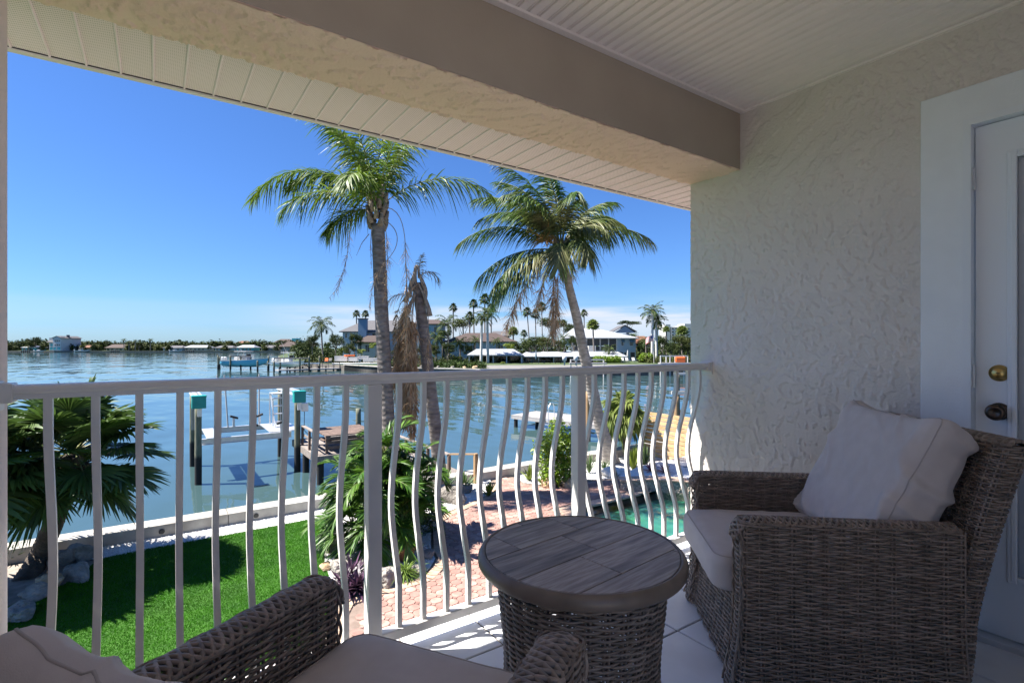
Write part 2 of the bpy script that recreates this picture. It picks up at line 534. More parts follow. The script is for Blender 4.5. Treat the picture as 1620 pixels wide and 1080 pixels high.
M_TRUNK = trunk_mat('palm_trunk', (.13, .108, .095), (.25, .22, .20), 2.4)
M_TRUNKC = trunk_mat('coconut_trunk', (.22, .195, .175), (.37, .335, .305), 2.6)
M_TRUNKF = mk('fan_palm_trunk', (.05, .038, .03), (.11, .085, .065), 6, .95, bump=1, bscale=12, bdist=.05)
M_BARK = mk('tree_bark', (.14, .115, .095), (.22, .19, .16), 4, .9)


def water_mat(name, deep, bumps, rough=.03):
    m = bpy.data.materials.new(name); m.use_nodes = True
    n, l = m.node_tree.nodes, m.node_tree.links
    b = n['Principled BSDF']
    b.inputs['Base Color'].default_value = (*deep, 1)
    b.inputs['Roughness'].default_value = rough
    b.inputs['IOR'].default_value = 1.333
    t = n.new('ShaderNodeTexCoord')
    prev = None
    for (sx, sy, sc, st, dist) in bumps:
        mpn = n.new('ShaderNodeMapping'); mpn.inputs['Scale'].default_value = (sx, sy, 1); mpn.inputs['Rotation'].default_value = (0, 0, .35)
        l.new(t.outputs['Object'], mpn.inputs[0])
        nt = n.new('ShaderNodeTexNoise'); nt.inputs['Scale'].default_value = sc; nt.inputs['Detail'].default_value = 3
        l.new(mpn.outputs[0], nt.inputs['Vector'])
        bn = n.new('ShaderNodeBump'); bn.inputs['Strength'].default_value = st; bn.inputs['Distance'].default_value = dist
        l.new(nt.outputs[0], bn.inputs['Height'])
        if prev: l.new(prev, bn.inputs['Normal'])
        prev = bn.outputs[0]
    l.new(prev, b.inputs['Normal'])
    return m


M_WATER = water_mat('bay_water', (.04, .075, .08), [(1, .4, .16, 1, .40), (1, .5, 1.1, .25, .035), (1, .6, 4.5, .2, .012)])

# ------------------------------------------------------------------ balcony shell
XL, XR, YB, YO = -.348, 2.73, -.62, 2.015     # inner faces of the side walls, back wall, outer end of the side walls
ZC, ZB, ZS = 2.495, 2.17, 2.207               # ceiling, underside of the beam, underside of the soffit


def struct(o):
    o['kind'] = 'structure'
    return o


DY0, DY1, DZ = -.247, .667, 2.06              # door leaf in the right wall
mb = MB()
poly = [(YB, -.2), (DY0 - .03, -.2), (DY0 - .03, DZ + .03), (DY1 + .03, DZ + .03), (DY1 + .03, -.2), (YO, -.2), (YO, 2.62), (YB, 2.62)]
n = len(poly)
vs = [(XR, y, z) for y, z in poly] + [(XR + .22, y, z) for y, z in poly]
mb.add(vs, [tuple(range(n)), tuple(range(2 * n - 1, n - 1, -1))] + [(i, n + i, n + (i + 1) % n, (i + 1) % n) for i in range(n)])
struct(mb.build('wall_right', M_WALL))
struct(MB().box((XL - .22, YB, -.2), (XL, YO, 2.62)).build('wall_left', M_WALL))
struct(MB().box((.95, YB - .18, -.2), (XR + .22, YB - .002, 2.62)).build('wall_back_partial', M_WALL))  # unseen rear wall, cut short on the left to let light in

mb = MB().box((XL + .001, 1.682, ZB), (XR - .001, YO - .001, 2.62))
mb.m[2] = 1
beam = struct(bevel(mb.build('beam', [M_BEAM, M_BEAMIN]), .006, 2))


def pnoise(x, y, seed):
    """2-D gradient noise on arrays"""
    xi, yi = np.floor(x).astype(int), np.floor(y).astype(int)
    xf, yf = x - xi, y - yi
    u, v = xf * xf * xf * (xf * (xf * 6 - 15) + 10), yf * yf * yf * (yf * (yf * 6 - 15) + 10)

    def g(ix, iy, dx, dy):
        h = (ix * 374761393 + iy * 668265263 + seed * 974634541) & 0x7fffffff
        h = ((h ^ (h >> 13)) * 1274126177) & 0x7fffffff
        a = ((h ^ (h >> 16)) & 1023) * (2 * pi / 1024)
        return np.cos(a) * dx + np.sin(a) * dy
    a, b = g(xi, yi, xf, yf), g(xi + 1, yi, xf - 1, yf)
    c, d = g(xi, yi + 1, xf, yf - 1), g(xi + 1, yi + 1, xf - 1, yf - 1)
    return (a * (1 - u) + b * u) * (1 - v) + (c * (1 - u) + d * u) * v


def trowelled(A, B, seed, f=15.0, h=.0034):
    h *= 1.35
    """height of skip-trowelled plaster: flat flakes with ragged lips, left in passes of differing direction"""
    wx = pnoise(A * 5, B * 5, seed + 1) * .035; wy = pnoise(A * 5 + 9, B * 5, seed + 2) * .035
    th = pnoise(A * 1.1, B * 1.1, seed + 3) * .22
    a, b = A + wx, B + wy
    p, q = a * np.cos(th) + b * np.sin(th), -a * np.sin(th) + b * np.cos(th)
    n = pnoise(p * f, q * f * .8, seed + 4) + .55 * pnoise(p * f * 2.1, q * f * 1.5, seed + 5) + .32 * pnoise(a * f * 4.3, b * f * 4.3, seed + 6) + .2 * pnoise(a * f * 9, b * f * 9, seed + 9)
    m = .42 * pnoise(A * 2.3, B * 2.3, seed + 7) - .05
    t = np.clip((n + m - .02) / .12, 0, 1)
    lip = np.exp(-((n + m - .12) / .07) ** 2)
    return h * (.75 * t * t * (3 - 2 * t) + .45 * lip) + .00035 * pnoise(a * 210, b * 210, seed + 8) + .0011 * pnoise(A * 7, B * 7, seed + 11)


def coat(a0, a1, b0, b1, step, place, mat, parent, seed, f=15.0, h=.0034):
    na, nb = int((a1 - a0) / step) + 1, int((b1 - b0) / step) + 1
    A, B = np.meshgrid(np.linspace(a0, a1, na), np.linspace(b0, b1, nb), indexing='ij')
    P = place(A, B, .0006 + trowelled(A, B, seed, f, h))
    V = np.stack(P, -1).reshape(-1, 3)
    i = np.arange((na - 1) * nb).reshape(na - 1, nb)[:, :-1].reshape(-1)
    F = np.stack([i, i + nb, i + nb + 1, i + 1], -1).reshape(-1)
    nf = len(F) // 4
    me = bpy.data.meshes.new('stucco_coat')
    me.vertices.add(len(V)); me.vertices.foreach_set('co', V.reshape(-1).astype(np.float32))
    me.loops.add(len(F)); me.loops.foreach_set('vertex_index', F.astype(np.int32))
    me.polygons.add(nf)
    me.polygons.foreach_set('loop_start', np.arange(0, nf * 4, 4, dtype=np.int32)); me.polygons.foreach_set('loop_total', np.full(nf, 4, dtype=np.int32))
    me.polygons.foreach_set('use_smooth', np.ones(nf, dtype=bool))
    me.materials.append(mat)
    me.update(calc_edges=True)
    return put('stucco_coat', me, parent)


wr_ = bpy.data.objects['wall_right']
coat(DY1 + .16, YO - .001, -.005, ZC + .004,   .0052, lambda A, B, H: (XR - H, A, B), M_WALL, wr_, 11, 23.0)
coat(-.12, DY1 + .16, DZ + .15, ZC + .004,   .0052, lambda A, B, H: (XR - H, A, B), M_WALL, wr_, 11, 23.0)
coat(XL, XR, 1.683, YO - .002, .0062, lambda A, B, H: (A, B, ZB - H), M_BEAM, beam, 23, 21.0, .0046)
coat(XR + .004, XR + .215, GR, 2.2, .0075, lambda A, B, H: (A, YO + H, B), M_WALL, wr_, 31)

# house storey below and the roof over the balcony
struct(MB().box((XL - .22, YB - .18, GR - .1), (XR + .22, 1.2, -.22)).build('wall_lower', M_WALL))
mb = MB()
mb.add([(-3, 2.47, 2.225), (6, 2.47, 2.225), (6, 2.47, 2.40), (-3, 2.47, 2.40), (6, -1.2, 3.4), (-3, -1.2, 3.4), (-3, -1.2, 2.63), (6, -1.2, 2.63), (-3, 1.9, 2.63), (6, 1.9, 2.63)],
       [(0, 1, 2, 3), (3, 2, 4, 5), (5, 4, 7, 6), (6, 7, 9, 8), (8, 9, 1, 0), (0, 3, 5, 6, 8), (1, 9, 7, 4, 2)])
struct(mb.build('roof', M_ROOFG))

# ceiling of beaded boards
ceil = struct(MB().box((XL - .1, YB - .1, ZC + .012), (XR + .1, 1.69, ZC + .03)).build('ceiling', mk('ceiling_groove', (.30, .27, .25), rough=.8)))
W_ = .0521
prof = [(-.0238, .013), (-.0222, .002), (-.019, 0), (.0115, 0), (.0130, .006), (.0152, .0075), (.0170, .001), (.0195, -.0005), (.0220, .001), (.0238, .013)]
mb = MB()
k = len(prof)
mb.add([(x, YB, z) for x, z in prof] + [(x, 1.680, z) for x, z in prof], [(i, i + 1, k + i + 1, k + i) for i in range(k - 1)] + [tuple(range(k)), tuple(range(2 * k - 1, k - 1, -1))])
bm_ = mb.mesh('ceiling_board', M_BEAD)
x = XL + W_ / 2
while x < XR - .02:
    put('ceiling_board', bm_, ceil, (x, 0, ZC))
    x += W_
MB().box((XL, 1.650, ZC - .012), (XR, 1.681, ZC - .001)).build('cove_trim', M_BEAD, ceil)
MB().box((XR - .022, YB, ZC - .013), (XR - .0005, 1.649, ZC - .002)).build('cove_trim', M_BEAD, ceil)

# soffit: narrow perforated panels between folded ribs, J-channel and drip edge outside
sof = struct(MB().box((-3, YO - .04, ZS + .02), (6, 2.47, ZS + .03)).build('soffit', M_VINYL))
P_ = .1016
pm = MB()
pm.box((-.0465, YO + .001, 0), (.0465, 2.462, .006))
pmesh = pm.mesh('soffit_panel', M_PERF)
rp = [(-.0045, .010), (-.0035, -.003), (-.0015, -.006), (.0025, -.006), (.0045, -.001), (.0048, .010)]
rmb = MB(); k = len(rp)
rmb.add([(x, YO + .001, z) for x, z in rp] + [(x, 2.462, z) for x, z in rp], [(i, i + 1, k + i + 1, k + i) for i in range(k - 1)] + [tuple(range(k)), tuple(range(2 * k - 1, k - 1, -1))])
rmesh = rmb.mesh('soffit_rib', M_VINYL)
for i in range(-13, 46):
    x = -.315 + P_ * i
    put('soffit_panel', pmesh, sof, (x + P_ / 2, 0, ZS))
    put('soffit_rib', rmesh, sof, (x, 0, ZS))
mb = MB()
mb.box((-3, 2.455, ZS - .010), (6, 2.480, ZS - .004))
mb.box((-3, 2.472, ZS - .004), (6, 2.484, 2.40))
mb.build('fascia', M_ALU, sof)
MB().box((-3, 2.4535, ZS - .004), (6, 2.4545, ZS + .018)).build('channel_lip', M_DARK, sof)

# floor slab with square tiles
floor = struct(MB().box((XL - .22, YB - .1, -.2), (XR + .22, 1.975, -.006)).build('balcony_floor', M_GROUT))
T_ = .323


def tile_mesh(w, h):
    b, g = .003, .0
    m = MB()
    m.add([(-w / 2, -h / 2, -.012), (w / 2, -h / 2, -.012), (w / 2, h / 2, -.012), (-w / 2, h / 2, -.012),
           (-w / 2, -h / 2, -b), (w / 2, -h / 2, -b), (w / 2, h / 2, -b), (-w / 2, h / 2, -b),
           (-w / 2 + b, -h / 2 + b, 0), (w / 2 - b, -h / 2 + b, 0), (w / 2 - b, h / 2 - b, 0), (-w / 2 + b, h / 2 - b, 0)],
          [(0, 1, 5, 4), (1, 2, 6, 5), (2, 3, 7, 6), (3, 0, 4, 7), (4, 5, 9, 8), (5, 6, 10, 9), (6, 7, 11, 10), (7, 4, 8, 11), (8, 9, 10, 11)])
    return m.mesh('tile', M_TILE)


full = tile_mesh(T_ - .008, T_ - .008)
for i in range(-8, 5):
    for j in range(-8, 4):
        x0, y0 = 1.772 + i * T_, 1.372 + j * T_
        a, b, c, d = max(x0 + .004, XL + .003), min(x0 + T_ - .004, XR - .003), max(y0 + .004, YB + .003), min(y0 + T_ - .004, 1.968)
        if b - a < .02 or d - c < .02: continue
        whole = (b - a) > T_ - .009 and (d - c) > T_ - .009
        put('tile', full if whole else tile_mesh(b - a, d - c), floor, ((a + b) / 2, (c + d) / 2, R.uniform(-.0006, .0006)))

# ------------------------------------------------------------------ railing
RY = 1.9
rail = thing('balcony_railing', 'white metal balcony railing with bowed balusters across the open side', 'railing', (XL, RY, 0))
tp = [(-.020, 0), (-.020, .014), (-.0245, .0155), (-.030, .019), (-.031, .027), (-.027, .034), (-.018, .0385), (0, .040), (.018, .0385), (.027, .034), (.031, .027), (.030, .019), (.0245, .0155), (.020, .014), (.020, 0)]
k = len(tp)
mb = MB()
mb.add([(XL + .004, RY + y, 1.030 + z) for y, z in tp] + [(XR - .004, RY + y, 1.030 + z) for y, z in tp], [(i, k + i, k + (i + 1) % k, (i + 1) % k) for i in range(k)] + [tuple(range(k)), tuple(range(2 * k - 1, k - 1, -1))])
mb.build('top_rail', M_ALU, rail)
bevel(MB().box((XL + .004, RY - .022, .050), (XR - .004, RY + .022, .088)).build('bottom_rail', M_ALU, rail), .003, 1)
PX = [.671, 1.700]
for x in PX:
    p = bevel(MB().box((x - .0265, RY - .0265, 0), (x + .0265, RY + .0265, 1.029)).build('post', M_ALU, rail), .004, 2)
    bevel(MB().box((x - .05, RY - .05, 0), (x + .05, RY + .04, .008)).build('base_plate', M_ALU, p), .002, 1)
prof = [(1.031, 0), (.985, 0), (.945, .0), (.915, .003), (.87, .011), (.82, .023), (.76, .040), (.70, .057), (.64, .071), (.58, .079), (.53, .080), (.48, .074), (.42, .057), (.36, .036), (.31, .018), (.275, .007), (.250, .001), (.225, 0), (.15, 0), (.087, 0)]
mb = MB()
hw = .0098
N_ = len(prof)
vs, fs = [], []
for i, (z, b) in enumerate(prof):
    z0, b0 = prof[max(0, i - 1)]; z1, b1 = prof[min(N_ - 1, i + 1)]
    t = Vector((0, b1 - b0, z1 - z0)).normalized()
    nn = Vector((0, -t.z, t.y))
    for sx, sn in ((-1, -1), (1, -1), (1, 1), (-1, 1)):
        vs.append((sx * hw, b + nn.y * sn * hw, z + nn.z * sn * hw))
for i in range(N_ - 1):
    for q in range(4):
        q2 = (q + 1) % 4
        fs.append((i * 4 + q, i * 4 + q2, i * 4 + 4 + q2, i * 4 + 4 + q))
mb.add(vs, fs)
bal = mb.mesh('baluster', M_ALU)
for a, b in ((XL, PX[0]), (PX[0], PX[1]), (PX[1], XR + .03)):
    for i in range(1, 10):
        x = a + (b - a) * i / 10
        put('baluster', bal, rail, None, False).location = (x - XL, 0, 0)
for x, s in ((XL, 1), (XR, -1)):
    q = MB().box((min(x, x + s * .035), RY - .035, 1.022), (max(x, x + s * .035), RY + .035, 1.0745))
    q.box((min(x, x + s * .008), RY - .040, 1.0), (max(x, x + s * .008), RY + .040, 1.08))
    bevel(q.build('wall_bracket', M_ALU, rail), .005, 2)

# ------------------------------------------------------------------ door in the right wall
door = thing('door', 'white door with a brass deadbolt and dark knob in the stucco wall', 'door', (XR, .21, 0))
cas = MB()
c0 = .174
poly = [(DY1 + c0, -.006), (DY1 + c0, DZ + .166), (DY0 - c0, DZ + .166), (DY0 - c0, -.006), (DY0 - .012, -.006), (DY0 - .012, DZ + .012), (DY1 + .012, DZ + .012), (DY1 + .012, -.006)]
k = len(poly)
cas.add([(XR - .014, y, z) for y, z in poly] + [(XR + .01, y, z) for y, z in poly], [tuple(range(k - 1, -1, -1))] + [(i, (i + 1) % k, k + (i + 1) % k, k + i) for i in range(k)])
bevel(cas.build('casing', M_TRIM, door), .004, 2)
jm = MB()
jm.box((XR - .022, DY1 + .004, 0), (XR + .12, DY1 + .0285, DZ + .0285))
jm.box((XR - .022, DY0 - .0285, 0), (XR + .12, DY0 - .004, DZ + .0285))
jm.box((XR - .0222, DY0 - .0285, DZ + .004), (XR + .12, DY1 + .0285, DZ + .0287))
jm.build('jamb', M_DOOR, door)
MB().box((XR - .035, DY0 - .004, 0), (XR + .14, DY1 + .004, .022)).build('threshold', M_ALLOY, door)
leaf = bevel(MB().box((XR + .018, DY0, .026), (XR + .06, DY1, DZ)).build('leaf', M_DOOR, door), .003, 2)
f0, f1, g0, g1 = DY0 + .105, DY1 - .098, .25, 1.93
mo = MB()
for ww, pr in ((.030, .014), (.018, .020)):
    i_ = 0 if ww > .02 else .012
    a0, a1, b0, b1 = f0 + i_, f1 - i_, g0 + i_, g1 - i_
    mo.box((XR + .018 - pr, a0, b0), (XR + .0175, a0 + ww, b1)); mo.box((XR + .018 - pr, a1 - ww, b0), (XR + .0175, a1, b1))
    mo.box((XR + .0178 - pr, a0 + ww, b0), (XR + .0175, a1 - ww, b0 + ww)); mo.box((XR + .0178 - pr, a0 + ww, b1 - ww), (XR + .0175, a1 - ww, b1))
bevel(mo.build('panel_moulding', M_DOOR, leaf, world=False), .004, 2)
MB().box((XR + .0155, f0 + .031, g0 + .031), (XR + .0178, f1 - .031, g1 - .031)).build('pane', mk('curtained_glass', (.46, .50, .56), rough=.08), leaf, world=False)
RX = Matrix.Rotation(-pi / 2, 4, 'Y')
db = MB()
M = Matrix.Translation((XR + .018, .594, 1.065)) @ RX
db.lathe([(.001, .022), (.018, .022), (.021, .018), (.022, .010), (.030, .008), (.032, .004), (.033, 0)][::-1], 28, (0, 0, 0), 0, M)
db.cbox((0, 0, .0225), (.003, .012, .001), 1, M)
db.build('deadbolt', [M_BRASS, M_DARK], door, True)
kb = MB()
M = Matrix.Translation((XR + .018, .594, .914)) @ RX
kb.lathe([(.034, 0), (.034, .004), (.028, .010), (.013, .014), (.012, .030), (.022, .036), (.030, .044), (.032, .054), (.027, .062), (.014, .066), (.013, .064), (.001, .064)], 28, (0, 0, 0), 0, M)
kb.build('door_knob', M_BRONZE, door, True)
hg = MB()
for z in (.25, 1.05, 1.85):
    hg.tube([(XR + .004, DY1 + .002, z - .045), (XR + .004, DY1 + .002, z + .045)], .006, 8)
hg.build('hinge', M_ALLOY, door)


# ------------------------------------------------------------------ wicker furniture
def resample(path, n, closed):
    P = np.array(path, float)
    if closed: P = np.vstack([P, P[:1]])
    d = np.r_[0, np.cumsum(np.linalg.norm(np.diff(P, axis=0), axis=1))]
    s = np.linspace(0, d[-1], n + 1)
    return np.c_[np.interp(s, d, P[:, 0]), np.interp(s, d, P[:, 1])], d[-1]


def rounded(path, rad, closed=False, seg=5):
    out = []
    n = len(path)
    for i, p in enumerate(path):
        if not closed and i in (0, n - 1):
            out.append(p); continue
        p = np.array(p, float); a = np.array(path[i - 1], float); b = np.array(path[(i + 1) % n], float)
        u, w = (a - p), (b - p)
        r = min(rad, np.linalg.norm(u) * .49, np.linalg.norm(w) * .49)
        u = p + u / np.linalg.norm(u) * r; w = p + w / np.linalg.norm(w) * r
        for k in range(seg + 1):
            t = k / seg
            out.append(tuple((1 - t) ** 2 * u + 2 * t * (1 - t) * p + t * t * w))
    return out


def weave(mb, path, closed, z0, z1, flare=None, shear=None, wt=None, pitch=.0078, r=.0042, amp=.0048, sp=.050, sub=4, rng=None):
    rng = rng or np.random.default_rng(3)
    L = resample(path, 4, closed)[1]
    nst = max(2, int(round(L / sp)))
    if closed and nst % 2: nst += 1
    n = nst * sub
    Q, L = resample(path, n, closed)
    T = np.gradient(Q, axis=0)
    if closed: T[0] = T[-1] = Q[1] - Q[-2]
    T /= np.linalg.norm(T, axis=1)[:, None] + 1e-9
    Nn = np.c_[T[:, 1], -T[:, 0]]
    Wt = np.array([wt(q) for q in Q]) if wt else np.ones(len(Q))
    ph = np.cos(pi * np.arange(n + 1) / sub)
    ph = np.sign(ph) * np.abs(ph) ** .8
    rows = int((z1 - z0) / pitch)

    def at(Qi, Ni, Wi, z):
        o = (flare(z) if flare else 0) * Wi
        xy = Qi + Ni * np.asarray(o)[..., None]
        if shear is not None:
            xy = xy + np.array([0, shear(z)])
        return xy

    for j in range(rows + 1):
        z = z0 + pitch * j
        s = -1 if j % 2 else 1
        xy = at(Q, Nn, Wt, z) + Nn * (amp * s * ph)[:, None]
        zz = z + rng.normal(0, .0006, len(Q)) + .0006 * np.sin(np.arange(len(Q)) * .21 + j)
        mb.tube(np.c_[xy, zz], r, 5, 0, (0, 0, 1), False, .72)
    zs = np.linspace(z0, z1, 14)
    for k in range(nst + (0 if closed else 1)):
        i = k * sub
        for dx in (-.006, .006):
            pts = []
            for z in zs:
                xy = at(Q[i:i + 1], Nn[i:i + 1], Wt[i:i + 1], z)[0] + T[i] * dx
                pts.append((xy[0], xy[1], z))
            mb.tube(pts, .0036, 5, 0, (1, .3, 0), False)


def braid(mb, pts, width, nst=5, period=.12, r=.0058, lift=.006, up=None):
    """flat plait of nst rods laid along pts"""
    P = np.array([tuple(p) for p in pts], float)
    d = np.r_[0, np.cumsum(np.linalg.norm(np.diff(P, axis=0), axis=1))]
    n = int(d[-1] / .010)
    s = np.linspace(0, d[-1], n)
    C = np.c_[[np.interp(s, d, P[:, k]) for k in range(3)]].T
    T = np.gradient(C, axis=0); T /= np.linalg.norm(T, axis=1)[:, None] + 1e-9
    U = np.array([tuple(up(c)) for c in C]) if up else np.tile([0, 0, 1.0], (n, 1))
    X = np.cross(T, U); X /= np.linalg.norm(X, axis=1)[:, None] + 1e-9
    for k in range(nst):
        ph = 2 * pi * (s / period + k / nst)
        lat = np.sin(ph) * width / 2
        mb.tube(C + X * lat[:, None] + U * (lift * np.cos(2 * ph) + lift - .35 * lift * np.abs(np.sin(ph)))[:, None], r, 6, 0, None, True)


CW, TA, AZ, BZ = .72, .085, .59, .86
flr = lambda z: .040 * max(0.0, (.34 - z) / .34) ** 2
sh = lambda z: -.155 * max(0.0, (z - .28) / .58) ** 1.25
A = MB()
xo, xi = CW / 2, CW / 2 - TA
weave(A, rounded([(xo, -.33), (xo, .34), (xi, .34), (xi, -.30)], .028), False, .012, AZ - .008, flr, None, lambda q: 1.0 if q[0] > xi + .02 or q[1] > .30 else 0.0)
braid(A, [((xo + xi) / 2, -.33, AZ - .008), ((xo + xi) / 2, .30, AZ - .008), ((xo + xi) / 2, .335, AZ - .016), ((xo + xi) / 2, .352, AZ - .040), ((xo + xi) / 2, .356, AZ - .07)], TA * .98, 6, .125, .0053, .0055,
      lambda c: (0, .0, 1) if c[1] < .32 else (0, .75, .66))
for px in (xo - .002, xi + .002):             # corded edges down the front of the arm
    for q in range(2):
        zz = np.linspace(.015, AZ - .03, 60)
        A.tube(np.c_[px + .0055 * np.cos(zz * 60 + q * pi),   .340 + np.array([flr(z) for z in zz]) + .0055 * np.sin(zz * 60 + q * pi), zz], .0042, 5, 0, (1, 0, 0), True)
arm_r = A.mesh('arm', M_WICK, True)
A2 = MB(); A2.v = [(-p[0], p[1], p[2]) for p in A.v]; A2.f = [f[::-1] for f in A.f]; A2.m = A.m; A2.n = A.n
arm_l = A2.mesh('arm', M_WICK, True)
Bk = MB()
weave(Bk, rounded([(xo, -.31), (xo, -.385), (-xo, -.385), (-xo, -.31)], .035, True), True, .012, BZ, lambda z: flr(z) * .8, sh, lambda q: 1.0 if q[1] < -.32 or abs(q[0]) > xo - .01 else 0.0)
braid(Bk, [(-xo - .004, -.347 + sh(BZ), BZ), (xo + .004, -.347 + sh(BZ), BZ)], .09, 5, .135, .0062, .006)
back_m = Bk.mesh('backrest', M_WICK, True)
Ap = MB()
weave(Ap, [(xi + .005, .318), (-xi - .005, .318)], False, .012, .30, flr, None, None)
for i in range(len(Ap.v)): pass
apron_m = Ap.mesh('apron', M_WICK, True)
seat_m = MB().box((-xi, -.32, .27), (xi, .31, .297)).mesh('seat_deck', M_WICK)


def cushion(name, sx, sy, sz, n=30, crown=.5, wr=.004, seed=0, sag=0.0, edge=.035, pinch=0.0):
    """boxed cushion; x,y across, z thick; crown swells the faces, wr wrinkles it"""
    bm = bmesh.new()
    bmesh.ops.create_cube(bm, size=2)
    bmesh.ops.subdivide_edges(bm, edges=bm.edges[:], cuts=n, use_grid_fill=True)
    off = Vector((seed * 3.1, seed * 1.7, seed))
    bord = []
    for v in bm.verts:
        x, y, z = v.co
        d = sqrt(max(0, (1 - x ** 4) * (1 - y ** 4)))
        th = (1 - crown) + crown * d ** .6
        # rounded rectangle outline
        rx, ry = sx / 2, sy / 2
        px, py = x * rx, y * ry
        ex, ey = max(0, abs(px) - (rx - edge)), max(0, abs(py) - (ry - edge))
        if ex > 0 and ey > 0:
            L = sqrt(ex * ex + ey * ey); m = max(ex, ey)
            k = m / L
            px = math.copysign(rx - edge + ex * k, px); py = math.copysign(ry - edge + ey * k, py)
        bul = 1 - .035 * (z * z) ** 2
        px *= bul * (1 + pinch * (x * x * y * y - (1 - x * x) * .0)); py *= bul * (1 + pinch * (x * x * y * y)) * (1 - pinch * .6 * (1 - abs(x) ** 3) * (1 if y > 0 else .3))
        pz = z * sz / 2 * th
        q = Vector((px, py, pz))
        w = mnoise.fractal(Vector((q.x * 4, q.y * 4, q.z * 5)) + off, 1, 2, 3) * wr * .55
        fold = 1 - min(1, abs(mnoise.noise(Vector((q.x * 7 + q.y * 6, q.y * 3.2 - q.x * 2, q.z * 2)) + off * 2)) * 5)
        w += fold * wr * .75 * (.25 + abs(x) ** 2 + .4 * abs(y) ** 3)
        w += mnoise.noise(Vector((q.x * 22, q.y * 13, q.z * 9)) + off) * wr * .18
        nrm = Vector((x ** 5, y ** 5, z ** 3)); nrm.normalize()
        q += nrm * w
        q.z -= sag * (1 - x * x) * (1 if z > 0 else 0)
        v.co = q
        if z > .9999 and max(abs(x), abs(y)) > .9999: bord.append((atan2(y, x), q.copy()))
    bord.sort(key=lambda t: t[0])
    BORD[name] = [p for a, p in bord] + [bord[0][1]]
    me = bpy.data.meshes.new(name)
    bm.to_mesh(me); bm.free()
    me.materials.append(M_CUSH)
    me.polygons.foreach_set('use_smooth', [True] * len(me.polygons))
    return me


BORD = {}


def seam(me, sx, sy, z, edge):
    pts = []
    for k in range(120):
        a = 2 * pi * k / 120
        c, s = cos(a), sin(a)
        e_ = .16
        pts.append((math.copysign(abs(c) ** e_, c) * sx / 2, math.copysign(abs(s) ** e_, s) * sy / 2, z))
    return pts


seatc = cushion('seat_cushion', .545, .70, .15, 30, .22, .0025, 1, 0, .055)
backc = cushion('back_cushion', .565, .51, .19, 70, .42, .018, 2, 0, .022, .012)
pip = MB(); pip.tube(BORD['seat_cushion'], .0026, 5, 0, (0, 0, 1), False)
pipe_s = pip.mesh('piping', M_SEAM, True)
pip = MB(); pip.tube(BORD['back_cushion'], .0026, 5, 0, (0, 0, 1), False)
pipe_b = pip.mesh('piping', M_SEAM, True)


def armchair(label, loc, rz, tilt, cz, csy, group, cy=-.20):
    t = thing('wicker_armchair', label, 'armchair', (loc[0], loc[1], 0), rz, group)
    put('arm', arm_r, t, world=False); put('arm', arm_l, t, world=False)
    put('backrest', back_m, t, world=False); put('apron', apron_m, t, world=False); put('seat_deck', seat_m, t, world=False)
    s = put('seat_cushion', seatc, t, (0, .060, .372), False)
    put('piping', pipe_s, s, world=False)
    b = put('back_cushion', backc, t, (0, cy, cz), False)
    b.rotation_euler = (radians(90 - tilt) , 0, pi)
    b.scale = (1, csy, 1)
    put('piping', pipe_b, b, world=False)
    return t


armchair('wicker armchair with taupe cushions standing by the white door', (2.10, 1.03), atan2(.75, .66), 27, .665, 1.02, 'wicker armchairs on the balcony', -.262)
armchair('wicker armchair at the left wall, nearest to the camera and cut by the frame', (.235, .905), -radians(58.2), 27, .575, .76, 'wicker armchairs on the balcony', -.265)

# round side table: wood-look tiles in a dark rim on a woven drum
tab = thing('side_table', 'round wicker side table with a grey wood tile top between the armchairs', 'table', (1.02, 1.13, 0))
TH, TR = .585, .296
rim = MB()
rim.lathe([(.20, TH - .044), (TR - .012, TH - .044), (TR - .003, TH - .039), (TR + .003, TH - .030), (TR + .003, TH - .016), (TR - .002, TH - .006), (TR - .009, TH - .0005), (TR - .014, TH), (TR - .017, TH - .003), (TR - .017, TH - .012), (.02, TH - .012)], 72)
rim.build('rim', M_RIM, tab, True, False)
RA = TR - .0185
ang = radians(6.3)
rows = [(-.30, -.182, [.06]), (-.182, -.036, [-.045]), (-.036, .108, [.03]), (.108, .252, [-.137, .115]), (.252, .40, [0.])]
rows[0] = (-.30, -.182, [.19])


def plank(x0, x1, y0, y1):
    """tile clipped to the round top"""
    pts = []
    n_ = 14
    bottom = [(x0 + (x1 - x0) * i / n_, y0) for i in range(n_ + 1)]
    right = [(x1, y0 + (y1 - y0) * i / n_) for i in range(1, n_ + 1)]
    top = [(x1 - (x1 - x0) * i / n_, y1) for i in range(1, n_ + 1)]
    left = [(x0, y1 - (y1 - y0) * i / n_) for i in range(1, n_)]
    P = bottom + right + top + left
    # Sutherland-Hodgman against a 64-gon
    for k_ in range(72):
        a = 2 * pi * (k_ + .5) / 72
        nx, ny, dd = cos(a), sin(a), RA * cos(pi / 72)
        out = []
        for i in range(len(P)):
            p, q = P[i - 1], P[i]
            sp_, sq = p[0] * nx + p[1] * ny - dd, q[0] * nx + q[1] * ny - dd
            if (sp_ <= 0) != (sq <= 0):
                t = sp_ / (sp_ - sq)
                out.append((p[0] + (q[0] - p[0]) * t, p[1] + (q[1] - p[1]) * t))
            if sq <= 0: out.append(q)
        P = out
        if len(P) < 3: return None
    return P


